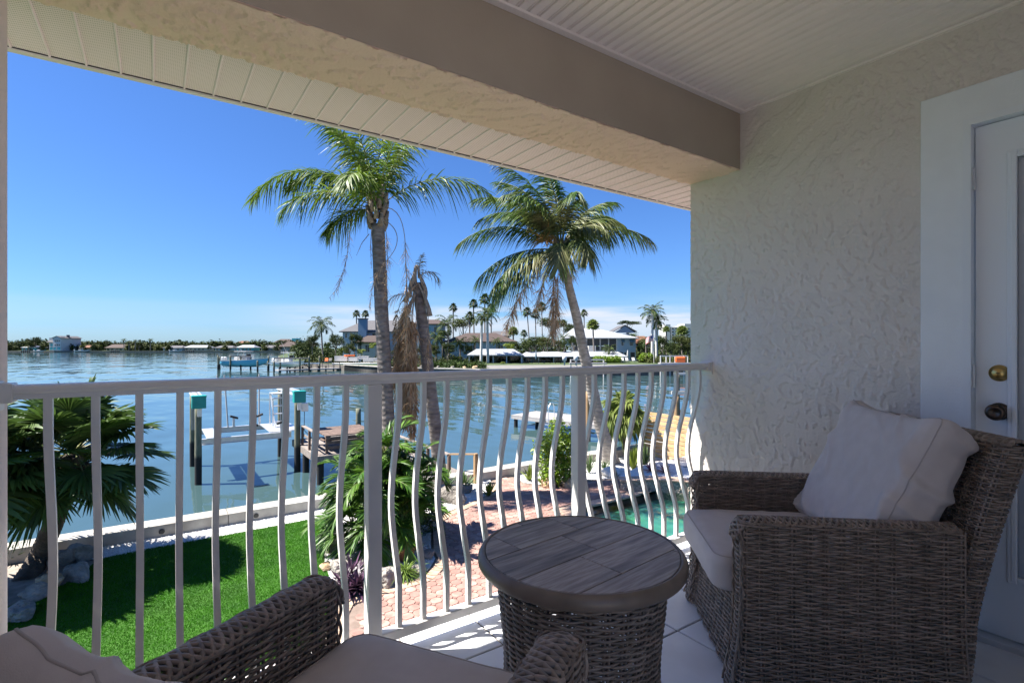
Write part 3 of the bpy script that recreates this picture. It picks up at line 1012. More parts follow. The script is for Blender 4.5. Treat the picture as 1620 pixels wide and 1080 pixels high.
for y0, y1, cuts in rows:
    xs = [-.32] + cuts + [.32]
    for a, b in zip(xs, xs[1:]):
        P = plank(a + .0013, b - .0013, y0 + .0013, y1 - .0013)
        if not P: continue
        zt = TH - .0012
        m_ = MB()
        m_.prism(P, TH - .011, zt)
        o = bevel(m_.build('tile', M_TABLE, tab, False, False), .0012, 1)
        o.rotation_euler = (0, 0, ang)
base = MB()
circ = [(.228 * cos(a), -.228 * sin(a)) for a in np.linspace(0, 2 * pi, 90)[:-1]][::-1]
weave(base, circ, True, .012, TH - .042, lambda z: .010 * cos(z / .53 * 2 * pi) , None, None, .0080, .0041, .0052, .048, 4)
base.build('woven_base', M_WICK, tab, True, False)
ft = MB()
for k in range(4):
    a = k * pi / 2 + .4
    ft.lathe([(.018, 0), (.02, .012)], 10, (.2 * cos(a), .2 * sin(a), 0))
ft.build('foot', M_BLACK, tab, False, False)

# ------------------------------------------------------------------ foliage builders
def norm(a):
    return a / (np.linalg.norm(a, axis=-1, keepdims=True) + 1e-9)


def strips_mesh(name, blocks, mats, mb=None, smooth=True):
    """leaf blades: centre lines C (N,K,3) with half-width vectors H (N,K,3); plus an ordinary MB"""
    V, LV, LT, MI = [], [], [], []
    off = 0
    for C, H, mi in blocks:
        N, K, _ = C.shape
        v = np.stack([C - H, C + H], 2).reshape(-1, 3)
        V.append(v)
        b = (np.arange(N) * K * 2)[:, None] + (np.arange(K - 1) * 2)[None, :] + off
        q = np.stack([b, b + 1, b + 3, b + 2], -1).reshape(-1)
        LV.append(q)
        LT.append(np.full(N * (K - 1), 4))
        MI.append(np.full(N * (K - 1), mi))
        off += len(v)
    if mb is not None and mb.n:
        V.append(np.array(mb.v)); LV.append(np.concatenate([np.array(f) + off for f in mb.f])); LT.append(np.array([len(f) for f in mb.f])); MI.append(np.array(mb.m))
    V = np.concatenate(V); LV = np.concatenate(LV); LT = np.concatenate(LT); MI = np.concatenate(MI)
    me = bpy.data.meshes.new(name)
    me.vertices.add(len(V)); me.vertices.foreach_set('co', V.reshape(-1).astype(np.float32))
    me.loops.add(len(LV)); me.loops.foreach_set('vertex_index', LV.astype(np.int32))
    me.polygons.add(len(LT))
    me.polygons.foreach_set('loop_start', np.r_[0, np.cumsum(LT)[:-1]].astype(np.int32))
    me.polygons.foreach_set('loop_total', LT.astype(np.int32))
    for m in mats: me.materials.append(m)
    me.polygons.foreach_set('material_index', MI.astype(np.int32))
    if smooth: me.polygons.foreach_set('use_smooth', np.ones(len(LT), dtype=bool))
    me.update(calc_edges=True)
    me.validate()
    return me


ZU = np.array([0, 0, 1.0])
WIND = -np.array(RT) * .16


def frond_blocks(base, az, pitch, length, droop, ll=.55, lw=.022, n=60, al=(75, 28), vee=20, plume=12, hang=.35, t0=.12,
                 wind=0.0, curve=0.0, rng=NR, rr=.018, k=4, mi=0, mb=None, rmi=1, ragged=.12, dpow=1.25, limp=0.0):
    """one feather frond. az is measured in the view: 0 right, 90 away from the camera, 180 left, 270 towards it"""
    h = cos(radians(az)) * np.array(RT) + sin(radians(az)) * np.array(FW)
    sd0 = np.cross(h, ZU)
    m = 26
    pts, tan, side = [np.array(base, float)], [], []
    for i in range(m):
        t = i / (m - 1)
        p = radians(pitch) - radians(droop) * t ** dpow
        hh = norm(h + sd0 * curve * t)
        T = hh * cos(p) + ZU * sin(p) + WIND * wind * t
        T = norm(T)
        tan.append(T); side.append(norm(np.cross(hh, ZU)))
        if i < m - 1: pts.append(pts[-1] + T * length / (m - 1))
    pts, tan, side = np.array(pts), np.array(tan), np.array(side)
    if mb is not None:
        mb.tube(pts, np.linspace(rr, rr * .22, m), 5, rmi, None, False)
    tt = np.sort(np.r_[np.linspace(t0, .995, n), np.linspace(t0, .995, n)]) + rng.normal(0, .004, 2 * n)
    tt = np.clip(tt, t0, 1)
    sg = np.tile([1.0, -1.0], n)
    f = tt * (m - 1)
    i0 = np.minimum(f.astype(int), m - 2); w = (f - i0)[:, None]
    P = pts[i0] * (1 - w) + pts[i0 + 1] * w
    T = norm(tan[i0] * (1 - w) + tan[i0 + 1] * w)
    SD = side[i0]
    NU = np.cross(SD, T)
    a = np.radians(al[0] + (al[1] - al[0]) * tt) + rng.normal(0, .07, 2 * n)
    be = np.radians(vee + rng.normal(0, plume, 2 * n))
    d = T * np.cos(a)[:, None] + (SD * (sg * np.cos(be))[:, None] + NU * np.sin(be)[:, None]) * np.sin(a)[:, None]
    d = norm(d)
    L = ll * np.clip(np.sin(pi * (.14 + .80 * tt)), .05, 1) ** .65 * (1 + rng.normal(0, ragged, 2 * n))
    s = np.linspace(0, 1, k)
    hg = hang * (1 + rng.normal(0, .25, 2 * n)) + limp * tt
    C = P[:, None, :] + d[:, None, :] * (L[:, None] * s)[..., None] - ZU * ((hg * L)[:, None] * s ** 2)[..., None] + WIND * wind * ((L)[:, None] * s ** 2)[..., None]
    tg = norm(np.gradient(C, axis=1))
    H = norm(np.cross(tg, NU[:, None, :] + rng.normal(0, .35, (2 * n, 1, 3))))
    prof = np.interp(s, [0, .15, .5, .85, 1], [.45, 1, .9, .5, .04])
    H = H * (lw * .5 * prof)[None, :, None]
    return [(C, H, mi)]


def frond(parent, base, az, pitch, length, droop, mats, name='frond', **kw):
    mb = MB()
    b = frond_blocks(base, az, pitch, length, droop, mb=mb, **kw)
    return put(name, strips_mesh(name, b, mats, mb), parent)


def fan_blocks(base, dirv, petiole, rad, nseg=36, spread=150, hang=.5, lw=.05, rng=NR, mb=None, mi=0, rmi=1, split=.5, cup=.15):
    d = norm(np.array(dirv, float))
    sdv = norm(np.cross(d, ZU) + 1e-6)
    up = np.cross(sdv, d)
    pet = np.array(base, float) + d * petiole - ZU * petiole * .08
    if mb is not None:
        mb.tube([base, np.array(base) + d * petiole * .5 + up * petiole * .03, pet], [.018, .014, .010], 5, rmi, None, False)
    a = np.radians(np.linspace(-spread, spread, nseg)) + rng.normal(0, .015, nseg)
    dirs = d[None] * np.cos(a)[:, None] + sdv[None] * np.sin(a)[:, None] + up[None] * cup * np.abs(np.sin(a))[:, None]
    dirs = norm(dirs)
    L = rad * (.78 + .22 * np.cos(a * .75)) * (1 + rng.normal(0, .05, nseg))
    s = np.array([0, .3, .55, .8, 1.0])
    hg = hang * (1 + rng.normal(0, .2, nseg))
    C = pet + dirs[:, None] * (L[:, None] * (s - .10 * hg[:, None] * s ** 3))[..., None] - ZU * ((hg * L)[:, None] * s ** 2.6)[..., None]
    acr = norm(-d[None] * np.sin(a)[:, None] + sdv[None] * np.cos(a)[:, None] + up[None] * ((np.arange(nseg) % 2) * 1.2 - .6)[:, None])
    wid = rad * radians(2 * spread) / nseg
    prof = np.array([.05, .34, .5 * .95, .30, .04]) * wid
    H = acr[:, None] * prof[None, :, None]
    return [(C, H, mi)]


def leaf_cloud(name, lobes, n, size, mat, parent=None, flat=.5, shell=.55, rng=NR, world=True, up=.5, mats=None):
    """many small folded leaves through the volume of some lobes (centre, radii)"""
    vol = np.array([r[0] * r[1] * r[2] for c, r in lobes]) ** .75
    cnt = np.maximum(8, (n * vol / vol.sum()).astype(int))
    out = []
    for (c, r), m in zip(lobes, cnt):
        d = norm(rng.normal(size=(m, 3)))
        rad = (shell + (1 - shell) * rng.random(m)) * (1 + rng.normal(0, .07, m))
        P = np.array(c) + d * rad[:, None] * np.array(r)
        nrm = norm(d * .6 + rng.normal(0, .6, (m, 3)) + ZU * up)
        a = norm(np.cross(nrm, rng.normal(size=(m, 3))))
        b = np.cross(nrm, a)
        sz = size * (.65 + .7 * rng.random(m))[:, None]
        tip = a * sz; wd = b * sz * flat * .5
        V = np.stack([P, P + tip * .45 + wd, P + tip - nrm * sz * .18, P + tip * .45 - wd], 1)
        out.append(V)
    return tri_cloud(name, np.concatenate(out), mats or mat, 4, parent, world)


def rock(label, p, size, mat=None, seed=0, group=None, squash=.7, cat='rock', name='rock', parent=None):
    bm = bmesh.new()
    bmesh.ops.create_icosphere(bm, subdivisions=4, radius=1)
    o = Vector((seed * 7.3, seed * 2.1, seed * 5.5))
    for v in bm.verts:
        q = v.co.normalized()
        f = 1 + .38 * mnoise.noise(q * 1.1 + o) + .22 * abs(mnoise.noise(q * 2.3 + o)) + .10 * mnoise.noise(q * 5 + o)
        # chipped planes
        for kk in range(4):
            pn = Vector((sin(seed * 3 + kk * 2.1), cos(seed * 5 + kk * 1.3), .4 * sin(kk * 3 + seed))).normalized()
            dd = q.dot(pn) * f
            if dd > .72: f -= (dd - .72) * .8
        v.co = Vector((q.x * f * size[0], q.y * f * size[1], q.z * f * size[2] * squash))
    me = bpy.data.meshes.new(name); bm.to_mesh(me); bm.free()
    me.materials.append(mat or M_ROCK)
    me.polygons.foreach_set('use_smooth', [False] * len(me.polygons))
    ob = put(name, me, None, (p[0], p[1], p[2] + size[2] * squash * .45))
    ob.rotation_euler = (0, 0, seed * 1.7)
    return tag(ob, label, cat, group)


# ------------------------------------------------------------------ water, ground, seawall
struct(MB().add([(-2500, 13.6, WT), (4000, 13.6, WT), (4000, 4000, WT), (-2500, 4000, WT)], [(0, 1, 2, 3)]).build('water', M_WATER))
PO = (8.4, 13.0, 2.6, 9.72)                    # pool basin
gm = MB()
zg = GR - .035
for a, b in (((-14, 1.2), (PO[0], 13.4)), ((PO[1], 1.2), (24, 13.4)), ((PO[0], 1.2), (PO[1], PO[2])), ((PO[0], PO[3]), (PO[1], 13.4))):
    gm.box((a[0], a[1], GR - 1.5), (b[0], b[1], zg))
struct(gm.build('ground', M_SOIL))
struct(MB().add([(-40, -60, GR - .03), (40, -60, GR - .03), (40, YB - .2, GR - .03), (-40, YB - .2, GR - .03)], [(0, 1, 2, 3)]).build('bounce_ground', M_CONC))  # unseen pale ground added behind the house to bounce sunlight in
sw = thing('seawall', 'low pale concrete seawall between the garden and the water', 'wall', (2, 13.6, GR))
x = -13.9
while x < 22:
    L = 3.05
    bevel(MB().box((x, 13.35, GR - 1.3), (x + L - .01, 13.85, GR + .24)).build('wall_panel', M_CONC, sw), .012, 2)
    x += L
for u, v in ((256, 846), (408, 820)):
    p = G(u, v, GR + .10)
    dm = MB(); dm.lathe([(.055, 0), (.055, .012), (.045, .018), (.001, .018)], 14, (0, 0, 0), 0, Matrix.Translation((p.x, 13.349, GR + .1)) @ Matrix.Rotation(pi / 2, 4, 'X'))
    dm.build('drain_cap', M_BLACK, sw)


def poly_area(poly, name, mat, z, kind='structure'):
    m = MB(); m.add([(p[0], p[1], z) for p in poly], [tuple(range(len(poly)))])
    o = m.build(name, mat); o['kind'] = kind
    return o


def inside(poly, P):
    x, y = P[:, 0], P[:, 1]
    c = np.zeros(len(P), bool)
    n = len(poly)
    for i in range(n):
        x0, y0 = poly[i]; x1, y1 = poly[i - 1]
        c ^= ((y0 > y) != (y1 > y)) & (x < (x1 - x0) * (y - y0) / (y1 - y0 + 1e-12) + x0)
    return c


LAWN = [(-9, 2.0), (1.75, 2.0), (1.75, 5.5), (1.80, 6.9), (1.90, 7.4), (2.10, 8.0), (2.42, 8.55), (2.45, 8.9), (2.6, 10.0), (2.9, 11.2), (3.3, 12.35), (3.3, 12.70), (1.5, 12.66), (-.3, 12.70), (-.9, 12.6), (-1.3, 11.6), (-2.2, 10.9), (-4, 10.6), (-9, 10.6)]
lawn = poly_area(LAWN, 'lawn', M_TURF, GR - .004)
N = 330000
P = np.c_[NR.uniform(-3.6, 3.4, N), NR.uniform(5.2, 12.75, N)]
P = P[inside(LAWN, P)]
N = len(P)
a = NR.uniform(0, 2 * pi, N)
hgt = NR.uniform(.018, .034, N)
lean = NR.normal(0, .010, (N, 2)) + np.array([.004, -.006])
w = .0035
V = np.zeros((N, 3, 3))
V[:, 0] = np.c_[P[:, 0] - w * np.cos(a), P[:, 1] - w * np.sin(a), np.full(N, GR - .004)]
V[:, 1] = np.c_[P[:, 0] + w * np.cos(a), P[:, 1] + w * np.sin(a), np.full(N, GR - .004)]
V[:, 2] = np.c_[P + lean, GR - .004 + hgt]
o = tri_cloud('grass', V, M_GRASS, 3); o['kind'] = 'stuff'

# shell beds and pebbles
BED1 = [(-1.4, 13.35), (8.4, 13.35), (7.4, 12.0), (5.75, 11.3), (5.2, 10.9), (4.5, 9.4), (4.4, 9.0), (4.15, 8.7), (3.85, 8.42), (3.1, 8.40), (2.42, 8.56), (2.45, 8.9), (2.6, 10.0), (2.9, 11.2), (3.3, 12.35), (3.3, 12.71), (-.9, 12.61), (-1.3, 12.9)]
BED2 = [(9.3, 13.35), (16, 13.35), (16, 11.15), (11.9, 11.15), (10.7, 11.7), (10.1, 11.6), (9.4, 11.85), (9.0, 12.5)]
poly_area(BED1, 'shell_bed', M_SAND, GR - .012)
poly_area(BED2, 'shell_bed', M_SAND, GR - .012)
N = 60000
P = np.c_[NR.uniform(-1.4, 16, N), NR.uniform(8.4, 13.35, N)]
P = P[inside(BED1, P) | inside(BED2, P)]
N = len(P)
octv = np.array([(1, 0, 0), (0, 1, 0), (-1, 0, 0), (0, -1, 0), (0, 0, .7), (0, 0, -.7)], float)
tri = [(0, 1, 4), (1, 2, 4), (2, 3, 4), (3, 0, 4)]
sz = NR.uniform(.010, .026, N)[:, None, None]
rot = NR.uniform(0, pi, N)
oc = octv[None] * sz * NR.uniform(.7, 1.2, (N, 1, 3))
oc = np.stack([oc[..., 0] * np.cos(rot)[:, None] - oc[..., 1] * np.sin(rot)[:, None], oc[..., 0] * np.sin(rot)[:, None] + oc[..., 1] * np.cos(rot)[:, None], oc[..., 2]], -1)
oc = oc + np.c_[P, np.full(N, GR - .006)][:, None, :]
V = np.concatenate([oc[:, list(t)] for t in tri], 0)
o = tri_cloud('pebbles', V, M_PEB, 3); o['kind'] = 'stuff'

# ------------------------------------------------------------------ octagon pavers
PAV = [(1.85, 2.0), (8.08, 2.0), (8.08, 10.0), (10.95, 10.0), (11.3, 10.55), (12.2, 10.9), (11.9, 11.12), (10.7, 11.67), (10.1, 11.57), (9.38, 11.82), (9.0, 12.45), (9.15, 13.34), (8.45, 13.34), (7.42, 11.95), (5.8, 11.25), (5.25, 10.87), (4.55, 9.38), (4.45, 8.98), (4.2, 8.66), (3.88, 8.38), (3.1, 8.36), (2.45, 8.33), (2.15, 7.85), (1.98, 7.35), (1.90, 6.85), (1.85, 5.5)]
pave = poly_area(PAV, 'patio', M_JOINT, GR - .018)
inner = [(2.05, 2.0), (8.0, 2.0), (8.0, 10.0), (10.9, 10.0), (11.25, 10.55), (11.9, 10.85), (11.7, 11.0), (10.7, 11.55), (10.1, 11.45), (9.28, 11.75), (8.9, 12.4), (9.0, 13.3), (8.5, 13.3), (7.5, 11.9), (5.9, 11.2), (5.35, 10.82), (4.65, 9.35), (4.5, 8.9), (4.25, 8.55), (3.9, 8.28), (3.1, 8.2), (2.65, 8.13), (2.38, 7.75), (2.2, 7.3), (2.11, 6.8), (2.06, 5.5)]
a_ = .19
half, ct = a_ / 2 - .005, a_ * .25


def oct_pts(s=1.0):
    h_, c_ = half * s, ct
    return [(h_, -h_ + c_), (h_, h_ - c_), (h_ - c_, h_), (-h_ + c_, h_), (-h_, h_ - c_), (-h_, -h_ + c_), (-h_ + c_, -h_), (h_ - c_, -h_)]


om = MB()
o1, o2 = oct_pts(), oct_pts(.955)
om.add([(x, y, -.02) for x, y in o1] + [(x, y, -.004) for x, y in o1] + [(x, y, 0) for x, y in o2],
       [(i, (i + 1) % 8, 8 + (i + 1) % 8, 8 + i) for i in range(8)] + [(8 + i, 8 + (i + 1) % 8, 16 + (i + 1) % 8, 16 + i) for i in range(8)] + [tuple(range(16, 24))])
omesh = om.mesh('paver', M_PAV)
cand = []
for i in range(0, 70):
    for j in range(0, 70):
        x, y = 1.6 + i * a_, 2.0 + j * a_
        cand.append((x, y))
cand = np.array(cand)
ok = np.ones(len(cand), bool)
for dx, dy in ((.07, .07), (-.07, .07), (.07, -.07), (-.07, -.07)):
    ok &= inside(inner, cand + [dx, dy])
cand = cand[ok]


def view_uv(p, z):
    d = p[:, 0] * FW.x + p[:, 1] * FW.y
    l = p[:, 0] * RT.x + p[:, 1] * RT.y
    return 810 + FPX * l / d, HZ + (EYE - z) * FPX / d, d


u, v, d = view_uv(cand, GR)
vis = (u > 480) & (u < 1100) & (v < 1075) & ~((u > 800) & (v > 835))
order = np.argsort(np.where(vis, d, d + 1000))
near, far = cand[order[:300]], cand[order[300:]]
for x, y in near:
    put('paver', omesh, pave, (x, y, GR + R.uniform(-.0015, .0015)))
fm = MB()
for x, y in far:
    zz = GR + R.uniform(-.0015, .0015)
    fm.add([(x + a, y + b, zz - .004) for a, b in o1] + [(x + a, y + b, zz) for a, b in o2], [(i, (i + 1) % 8, 8 + (i + 1) % 8, 8 + i) for i in range(8)] + [tuple(range(8, 16))])
o = fm.build('far_pavers', M_PAV2, pave); o['kind'] = 'stuff'
fm = MB()
dd = ct - .007
for x, y in cand + [a_ / 2, a_ / 2]:
    zz = GR - .001 + R.uniform(-.0015, .001)
    fm.add([(x + dd, y, zz), (x, y + dd, zz), (x - dd, y, zz), (x, y - dd, zz)], [(0, 1, 2, 3)])
o = fm.build('small_square_pavers', M_PAV2, pave); o['kind'] = 'stuff'
# brick soldier course along the curved edge and the bed
edge_o = resample([(1.85, 5.0), (1.86, 5.8), (1.90, 6.85), (1.98, 7.35), (2.15, 7.85), (2.45, 8.33), (3.1, 8.36), (3.88, 8.38), (4.2, 8.66), (4.45, 8.98), (4.55, 9.38), (5.25, 10.87), (5.8, 11.25), (7.42, 11.95), (8.4, 13.0)], 118, False)[0]
Tn = norm(np.gradient(edge_o, axis=0)); Nn = np.c_[Tn[:, 1], -Tn[:, 0]]
bl = np.linalg.norm(edge_o[1] - edge_o[0])
bmh = bevel(MB().box((-.095, -bl / 2 + .004, -.02), (.095, bl / 2 - .004, .002)).build('edging_brick', M_BRICK), .003, 1)
brick_mesh = bmh.data
bpy.data.objects.remove(bmh)
for i in range(len(edge_o)):
    c = edge_o[i] + Nn[i] * .098
    o = put('edging_brick', brick_mesh, pave, (c[0], c[1], GR + .003 + R.uniform(-.001, .001)))
    o.rotation_euler = (0, 0, atan2(Nn[i][1], Nn[i][0]))

# ------------------------------------------------------------------ swimming pool
M_POOLP = mk('teal_pool_plaster', (.024, .11, .08), (.05, .185, .14), 2.5, .7, bump=.2, bscale=40, c3=(.05, .20, .10), s3=1.2)
M_POOLW = bpy.data.materials.new('pool_water'); M_POOLW.use_nodes = True
n_, l_ = M_POOLW.node_tree.nodes, M_POOLW.node_tree.links
n_.remove(n_['Principled BSDF'])
tr = n_.new('ShaderNodeBsdfTransparent'); tr.inputs[0].default_value = (.80, .97, .95, 1)
gl = n_.new('ShaderNodeBsdfGlossy'); gl.inputs['Roughness'].default_value = .02
fr = n_.new('ShaderNodeFresnel'); fr.inputs[0].default_value = 1.33
tc_ = n_.new('ShaderNodeTexCoord'); nt_ = n_.new('ShaderNodeTexNoise'); nt_.inputs['Scale'].default_value = 3.5; nt_.inputs['Detail'].default_value = 3
bp = n_.new('ShaderNodeBump'); bp.inputs['Strength'].default_value = .35; bp.inputs['Distance'].default_value = .05
l_.new(tc_.outputs['Object'], nt_.inputs['Vector']); l_.new(nt_.outputs[0], bp.inputs['Height'])
l_.new(bp.outputs[0], gl.inputs['Normal']); l_.new(bp.outputs[0], fr.inputs['Normal'])
ms_ = n_.new('ShaderNodeMixShader')
l_.new(fr.outputs[0], ms_.inputs[0]); l_.new(tr.outputs[0], ms_.inputs[1]); l_.new(gl.outputs[0], ms_.inputs[2]); l_.new(ms_.outputs[0], n_['Material Output'].inputs[0])
pool = thing('swimming_pool', 'swimming pool of teal water with a pebble-faced raised wall at its far end', 'pool', (10, 7, GR))
x0, x1, y0, y1 = PO
pb = MB()
pz = GR - 1.1
pb.add([(x0, y0, pz), (x1, y0, pz), (x1, y1, pz), (x0, y1, pz), (x0, y0, GR - .02), (x1, y0, GR - .02), (x1, y1, GR - .02), (x0, y1, GR - .02)], [(0, 1, 2, 3), (0, 4, 5, 1), (1, 5, 6, 2), (2, 6, 7, 3), (3, 7, 4, 0)])
pb.box((x0 + .004, y1 - 2.4, pz + .01), (x1 - .004, y1 - .004, GR - .27))
pb.build('basin', M_POOLP, pool)
MB().add([(x0, y0, GR - .065), (x1, y0, GR - .065), (x1, y1, GR - .065), (x0, y1, GR - .065)], [(0, 1, 2, 3)]).build('pool_water', M_POOLW, pool)
for i in range(8):
    xx = x0 - .32 + i * .36
    if xx > 10.7: break
    bevel(MB().box((xx + .004, y1 - .03, GR - .05), (xx + .352, y1 + .29, GR + .012)).build('coping_stone', M_COPING, pool), .012, 2)
for i in range(20):
    yy = y1 - .036 - i * .36
    if yy - .36 < y0: break
    bevel(MB().box((x0 - .32, yy - .352, GR - .05), (x0 + .03, yy - .004, GR + .012)).build('coping_stone', M_COPING, pool), .012, 2)
rw = rounded([(10.72, 10.25), (11.05, 10.02), (11.5, 9.85), (12.1, 9.2), (12.6, 8.3), (12.75, 6.5)], .3)
rw = resample(rw, 40, False)[0]
back = [(15.3, 6.5), (15.3, 11.3), (12.6, 11.2), (11.2, 10.7)]
mbw = MB()
zt = GR + .26
front = [tuple(q) for q in rw]
polyw = front + back
kf = len(front)
nP = len(polyw)
mbw.add([(p[0], p[1], GR - .5) for p in polyw] + [(p[0], p[1], zt) for p in polyw], [(i, (i + 1) % nP, nP + (i + 1) % nP, nP + i) for i in range(nP)] + [tuple(range(nP, 2 * nP))])
mbw.m[-1] = 1
mbw.build('raised_wall', [M_STONE, M_SAND], pool)
Tn = norm(np.gradient(rw, axis=0)); Nn = np.c_[Tn[:, 1], -Tn[:, 0]]
for i in range(0, 40, 4):
    mb = MB()
    seg = rw[i:i + 5]; nn = Nn[i:i + 5]
    tt_ = norm(seg[-1] - seg[0]) * .004
    q_o = seg - nn * -.05; q_i = seg - nn * .36
    q_o = q_o.copy(); q_i = q_i.copy(); q_o[0] += tt_; q_i[0] += tt_; q_o[-1] -= tt_; q_i[-1] -= tt_
    mb.prism([tuple(p) for p in q_o] + [tuple(p) for p in q_i[::-1]], zt + .002, zt + .05)
    bevel(mb.build('coping_stone', M_COPING, pool), .012, 2)

# pebbles of the facing, real relief on the raised wall
peb = MB()
rngp = random.Random(3)
for i in range(260):
    s_ = rngp.random() * (kf - 1.001); k_ = int(s_); f_ = s_ - k_
    q = rw[k_] * (1 - f_) + rw[k_ + 1] * f_; nn = Nn[k_]
    z = GR - .12 + rngp.random() * .36
    r_ = rngp.uniform(.018, .035)
    c = (q[0] + nn[0] * .004, q[1] + nn[1] * .004, z)
    peb.lathe([(r_, -.3 * r_), (r_ * .9, .25 * r_), (r_ * .5, .5 * r_), (.001, .55 * r_)], 6, (0, 0, 0), 0, Matrix.Translation(c) @ Vector((nn[0], nn[1], 0)).to_track_quat('Z', 'Y').to_matrix().to_4x4())
o = peb.build('facing_pebbles', mk('mixed_pebble', (.20, .16, .13), (.46, .38, .30), 1, .6, island=.6), pool); o['kind'] = 'stuff'

# ------------------------------------------------------------------ cedar slat fence
FX = 14.95
fence = thing('slat_fence', 'honey coloured cedar fence of wide horizontal slats beside the pool', 'fence', (FX, 11.2, GR))
for i in range(11):
    z0 = GR + .02 + i * .1475
    o = bevel(MB().box((FX - .02, 7.4, z0), (FX, 13.3 - (.02 * (i % 3)), z0 + .128)).build('slat', M_CEDAR, fence), .004, 1)
for y in (13.2, 11.4, 9.6, 7.8):
    bevel(MB().box((FX + .002, y - .045, GR - .1), (FX + .09, y + .045, GR + 1.62)).build('post', M_NEWP, fence), .006, 1)

# ------------------------------------------------------------------ boat lift
X0, X1, Y0, Y1 = 1.30, 4.85, 22.9, 26.5
lift = thing('boat_lift', 'empty aluminium boat lift with teal motor boxes standing in the water', 'boat lift', (3.07, 24.7, WT))


def pile(p, r, z0, z1, par=None, name='piling', mat=None, lean=(0, 0)):
    m = MB()
    zs = np.linspace(z0, z1, 10)
    m.tube([(p[0] + lean[0] * i / 9, p[1] + lean[1] * i / 9, z) for i, z in enumerate(zs)], [r * (1.05 - .08 * i / 9) * (1 + .02 * sin(i * 5 + p[0])) for i in range(10)], 14, 0, (1, 0, 0))
    return m.build(name, mat or M_PILE, par, True)


for (x, y, zt_) in ((X0, Y0, -1.05), (X1, Y0, -.95), (X0, Y1, -.95), (X1, Y1, -.95)):
    pile((x, y), .12, WT - 1.2, zt_, lift)
for x in (X0, X1):
    for s in (-.09, .09):
        m = MB()
        m.box((x + s - .04, Y0 - .35, -.93), (x + s + .04, Y1 + .3, -.90)); m.box((x + s - .006, Y0 - .35, -.899), (x + s + .006, Y1 + .3, -.751)); m.box((x + s - .04, Y0 - .35, -.75), (x + s + .04, Y1 + .3, -.72))
        m.build('top_beam', M_ALLOY, lift)
    q = bevel(MB().box((x - .23, Y0 - .52, -1.18), (x + .23, Y0 - .16, -.71)).build('motor_box', M_TEAL, lift), .025, 3)
    bevel(MB().box((x - .245, Y0 - .535, -.77), (x + .245, Y0 - .145, -.70)).build('box_lid', M_TEAL, q), .02, 2)
    bevel(MB().box((x - .15, Y0 - .525, -1.10), (x + .15, Y0 - .519, -.86)).build('box_panel', M_TEAL, q), .004, 1)
    MB().box((x - .04, Y0 - .30, -1.5), (x + .10, Y0 - .17, -1.181)).build('drive_bracket', M_ALLOY, lift)
    m = MB()
    for yy in (Y0 + .2, Y1 - .2):
        for s in (-.04, .04):
            m.tube([(x + s, yy, -.9), (x + s, yy, -2.5)], .008, 5)
    m.build('lift_cable', M_ALLOY, lift)
for y in (Y0 + .45, Y1 - .3):
    m = MB()
    m.box((X0 + .15, y - .08, -2.70), (X1 - .15, y + .08, -2.68)); m.box((X0 + .15, y - .008, -2.679), (X1 - .15, y + .008, -2.481)); m.box((X0 + .15, y - .08, -2.48), (X1 - .15, y + .08, -2.46))
    m.build('cradle_beam', M_ALLOY, lift)
for x, y in ((X0 + 1.55, Y1 - .3), (X0 + 1.95, Y0 + .45), (X0 + 3.0, Y0 + .45), (X0 + 2.6, Y1 - .3)):
    b_ = MB().cbox((x, y, -2.27), (.09, .09, .37)).build('bunk_bracket', M_ALLOY, lift)
    bevel(MB().box((-.17, -.08, 0), (.17, .08, .09), 0, Matrix.Translation((x, y, -2.09)) @ Matrix.Rotation(.35 if x < X0 + 2.3 else -.35, 4, 'Y')).build('rubber_pad', M_BLACK, b_), .02, 2)
MB().box((X0 + .30, Y0 + .30, -2.455), (X0 + .72, Y1 - .5, -2.43)).build('walk_board', M_ALLOY, lift)
for x, y, t_ in ((X0 + .9, Y1 - .25, .05), (X0 + 1.18, Y1 - .35, .07), (X1 - .95, Y1 - .2, .0)):
    m = MB(); m.tube([(x + t_ * 2, y, -2.5), (x, y, -.15)], .032, 8)
    m.build('guide_pole', M_WHITE, lift)
lad = MB()
lx, ly = X1 - .62, Y0 + 1.9
for s in (0, .62):
    for yy in (ly, ly + .75):
        lad.box((lx + s - .022, yy - .022, -2.46), (lx + s + .022, yy + .022, -.95 if yy == ly + .75 else -1.25))
lad.box((lx - .02, ly - .03, -1.0), (lx + .64, ly + .78, -.955))
st_ = lad.build('stair_frame', M_ALLOY, lift)
for i in range(4):
    bevel(MB().box((lx + .02, ly - .28 + i * .24, -2.2 + i * .32), (lx + .60, ly + .02 + i * .24, -2.165 + i * .32)).build('step', M_ALLOY, st_), .004, 1)
m = MB()
for s in (-.28, .28):
    m.beam((lx + .31 + s, ly - .4, -2.46), (lx + .31 + s, ly + .72, -1.03), .03, .12)
m.build('stringer', M_ALLOY, st_)
MB().box((lx - .35, Y0 + .5, -2.455), (lx + .85, Y1 - .45, -2.42)).build('catwalk', M_ALLOY, lift)
bevel(MB().box((X1 + .16, Y0 - .1, -1.6), (X1 + .42, Y0 + .1, -1.25)).build('junction_box', M_ALLOY, lift), .015, 2)
m = MB(); m.tube([(X1 + .27, Y0, -1.25), (X1 + .2, Y0, -1.1), (X1 + .1, Y0 - .05, -1.0)], .02, 6); m.tube([(X1 + .28, Y0, -1.6), (X1 + .27, Y0, -2.4), (X1 + .5, Y0 - .4, -2.7)], .014, 6)
m.build('conduit', M_BLACK, lift)

# ------------------------------------------------------------------ dock with walkway, raised bench deck and handrails
DZ_ = -3.0
dock = thing('wooden_dock', 'weathered wooden dock with a railed walkway from the seawall to a bench platform', 'dock', (7.8, 18, WT))


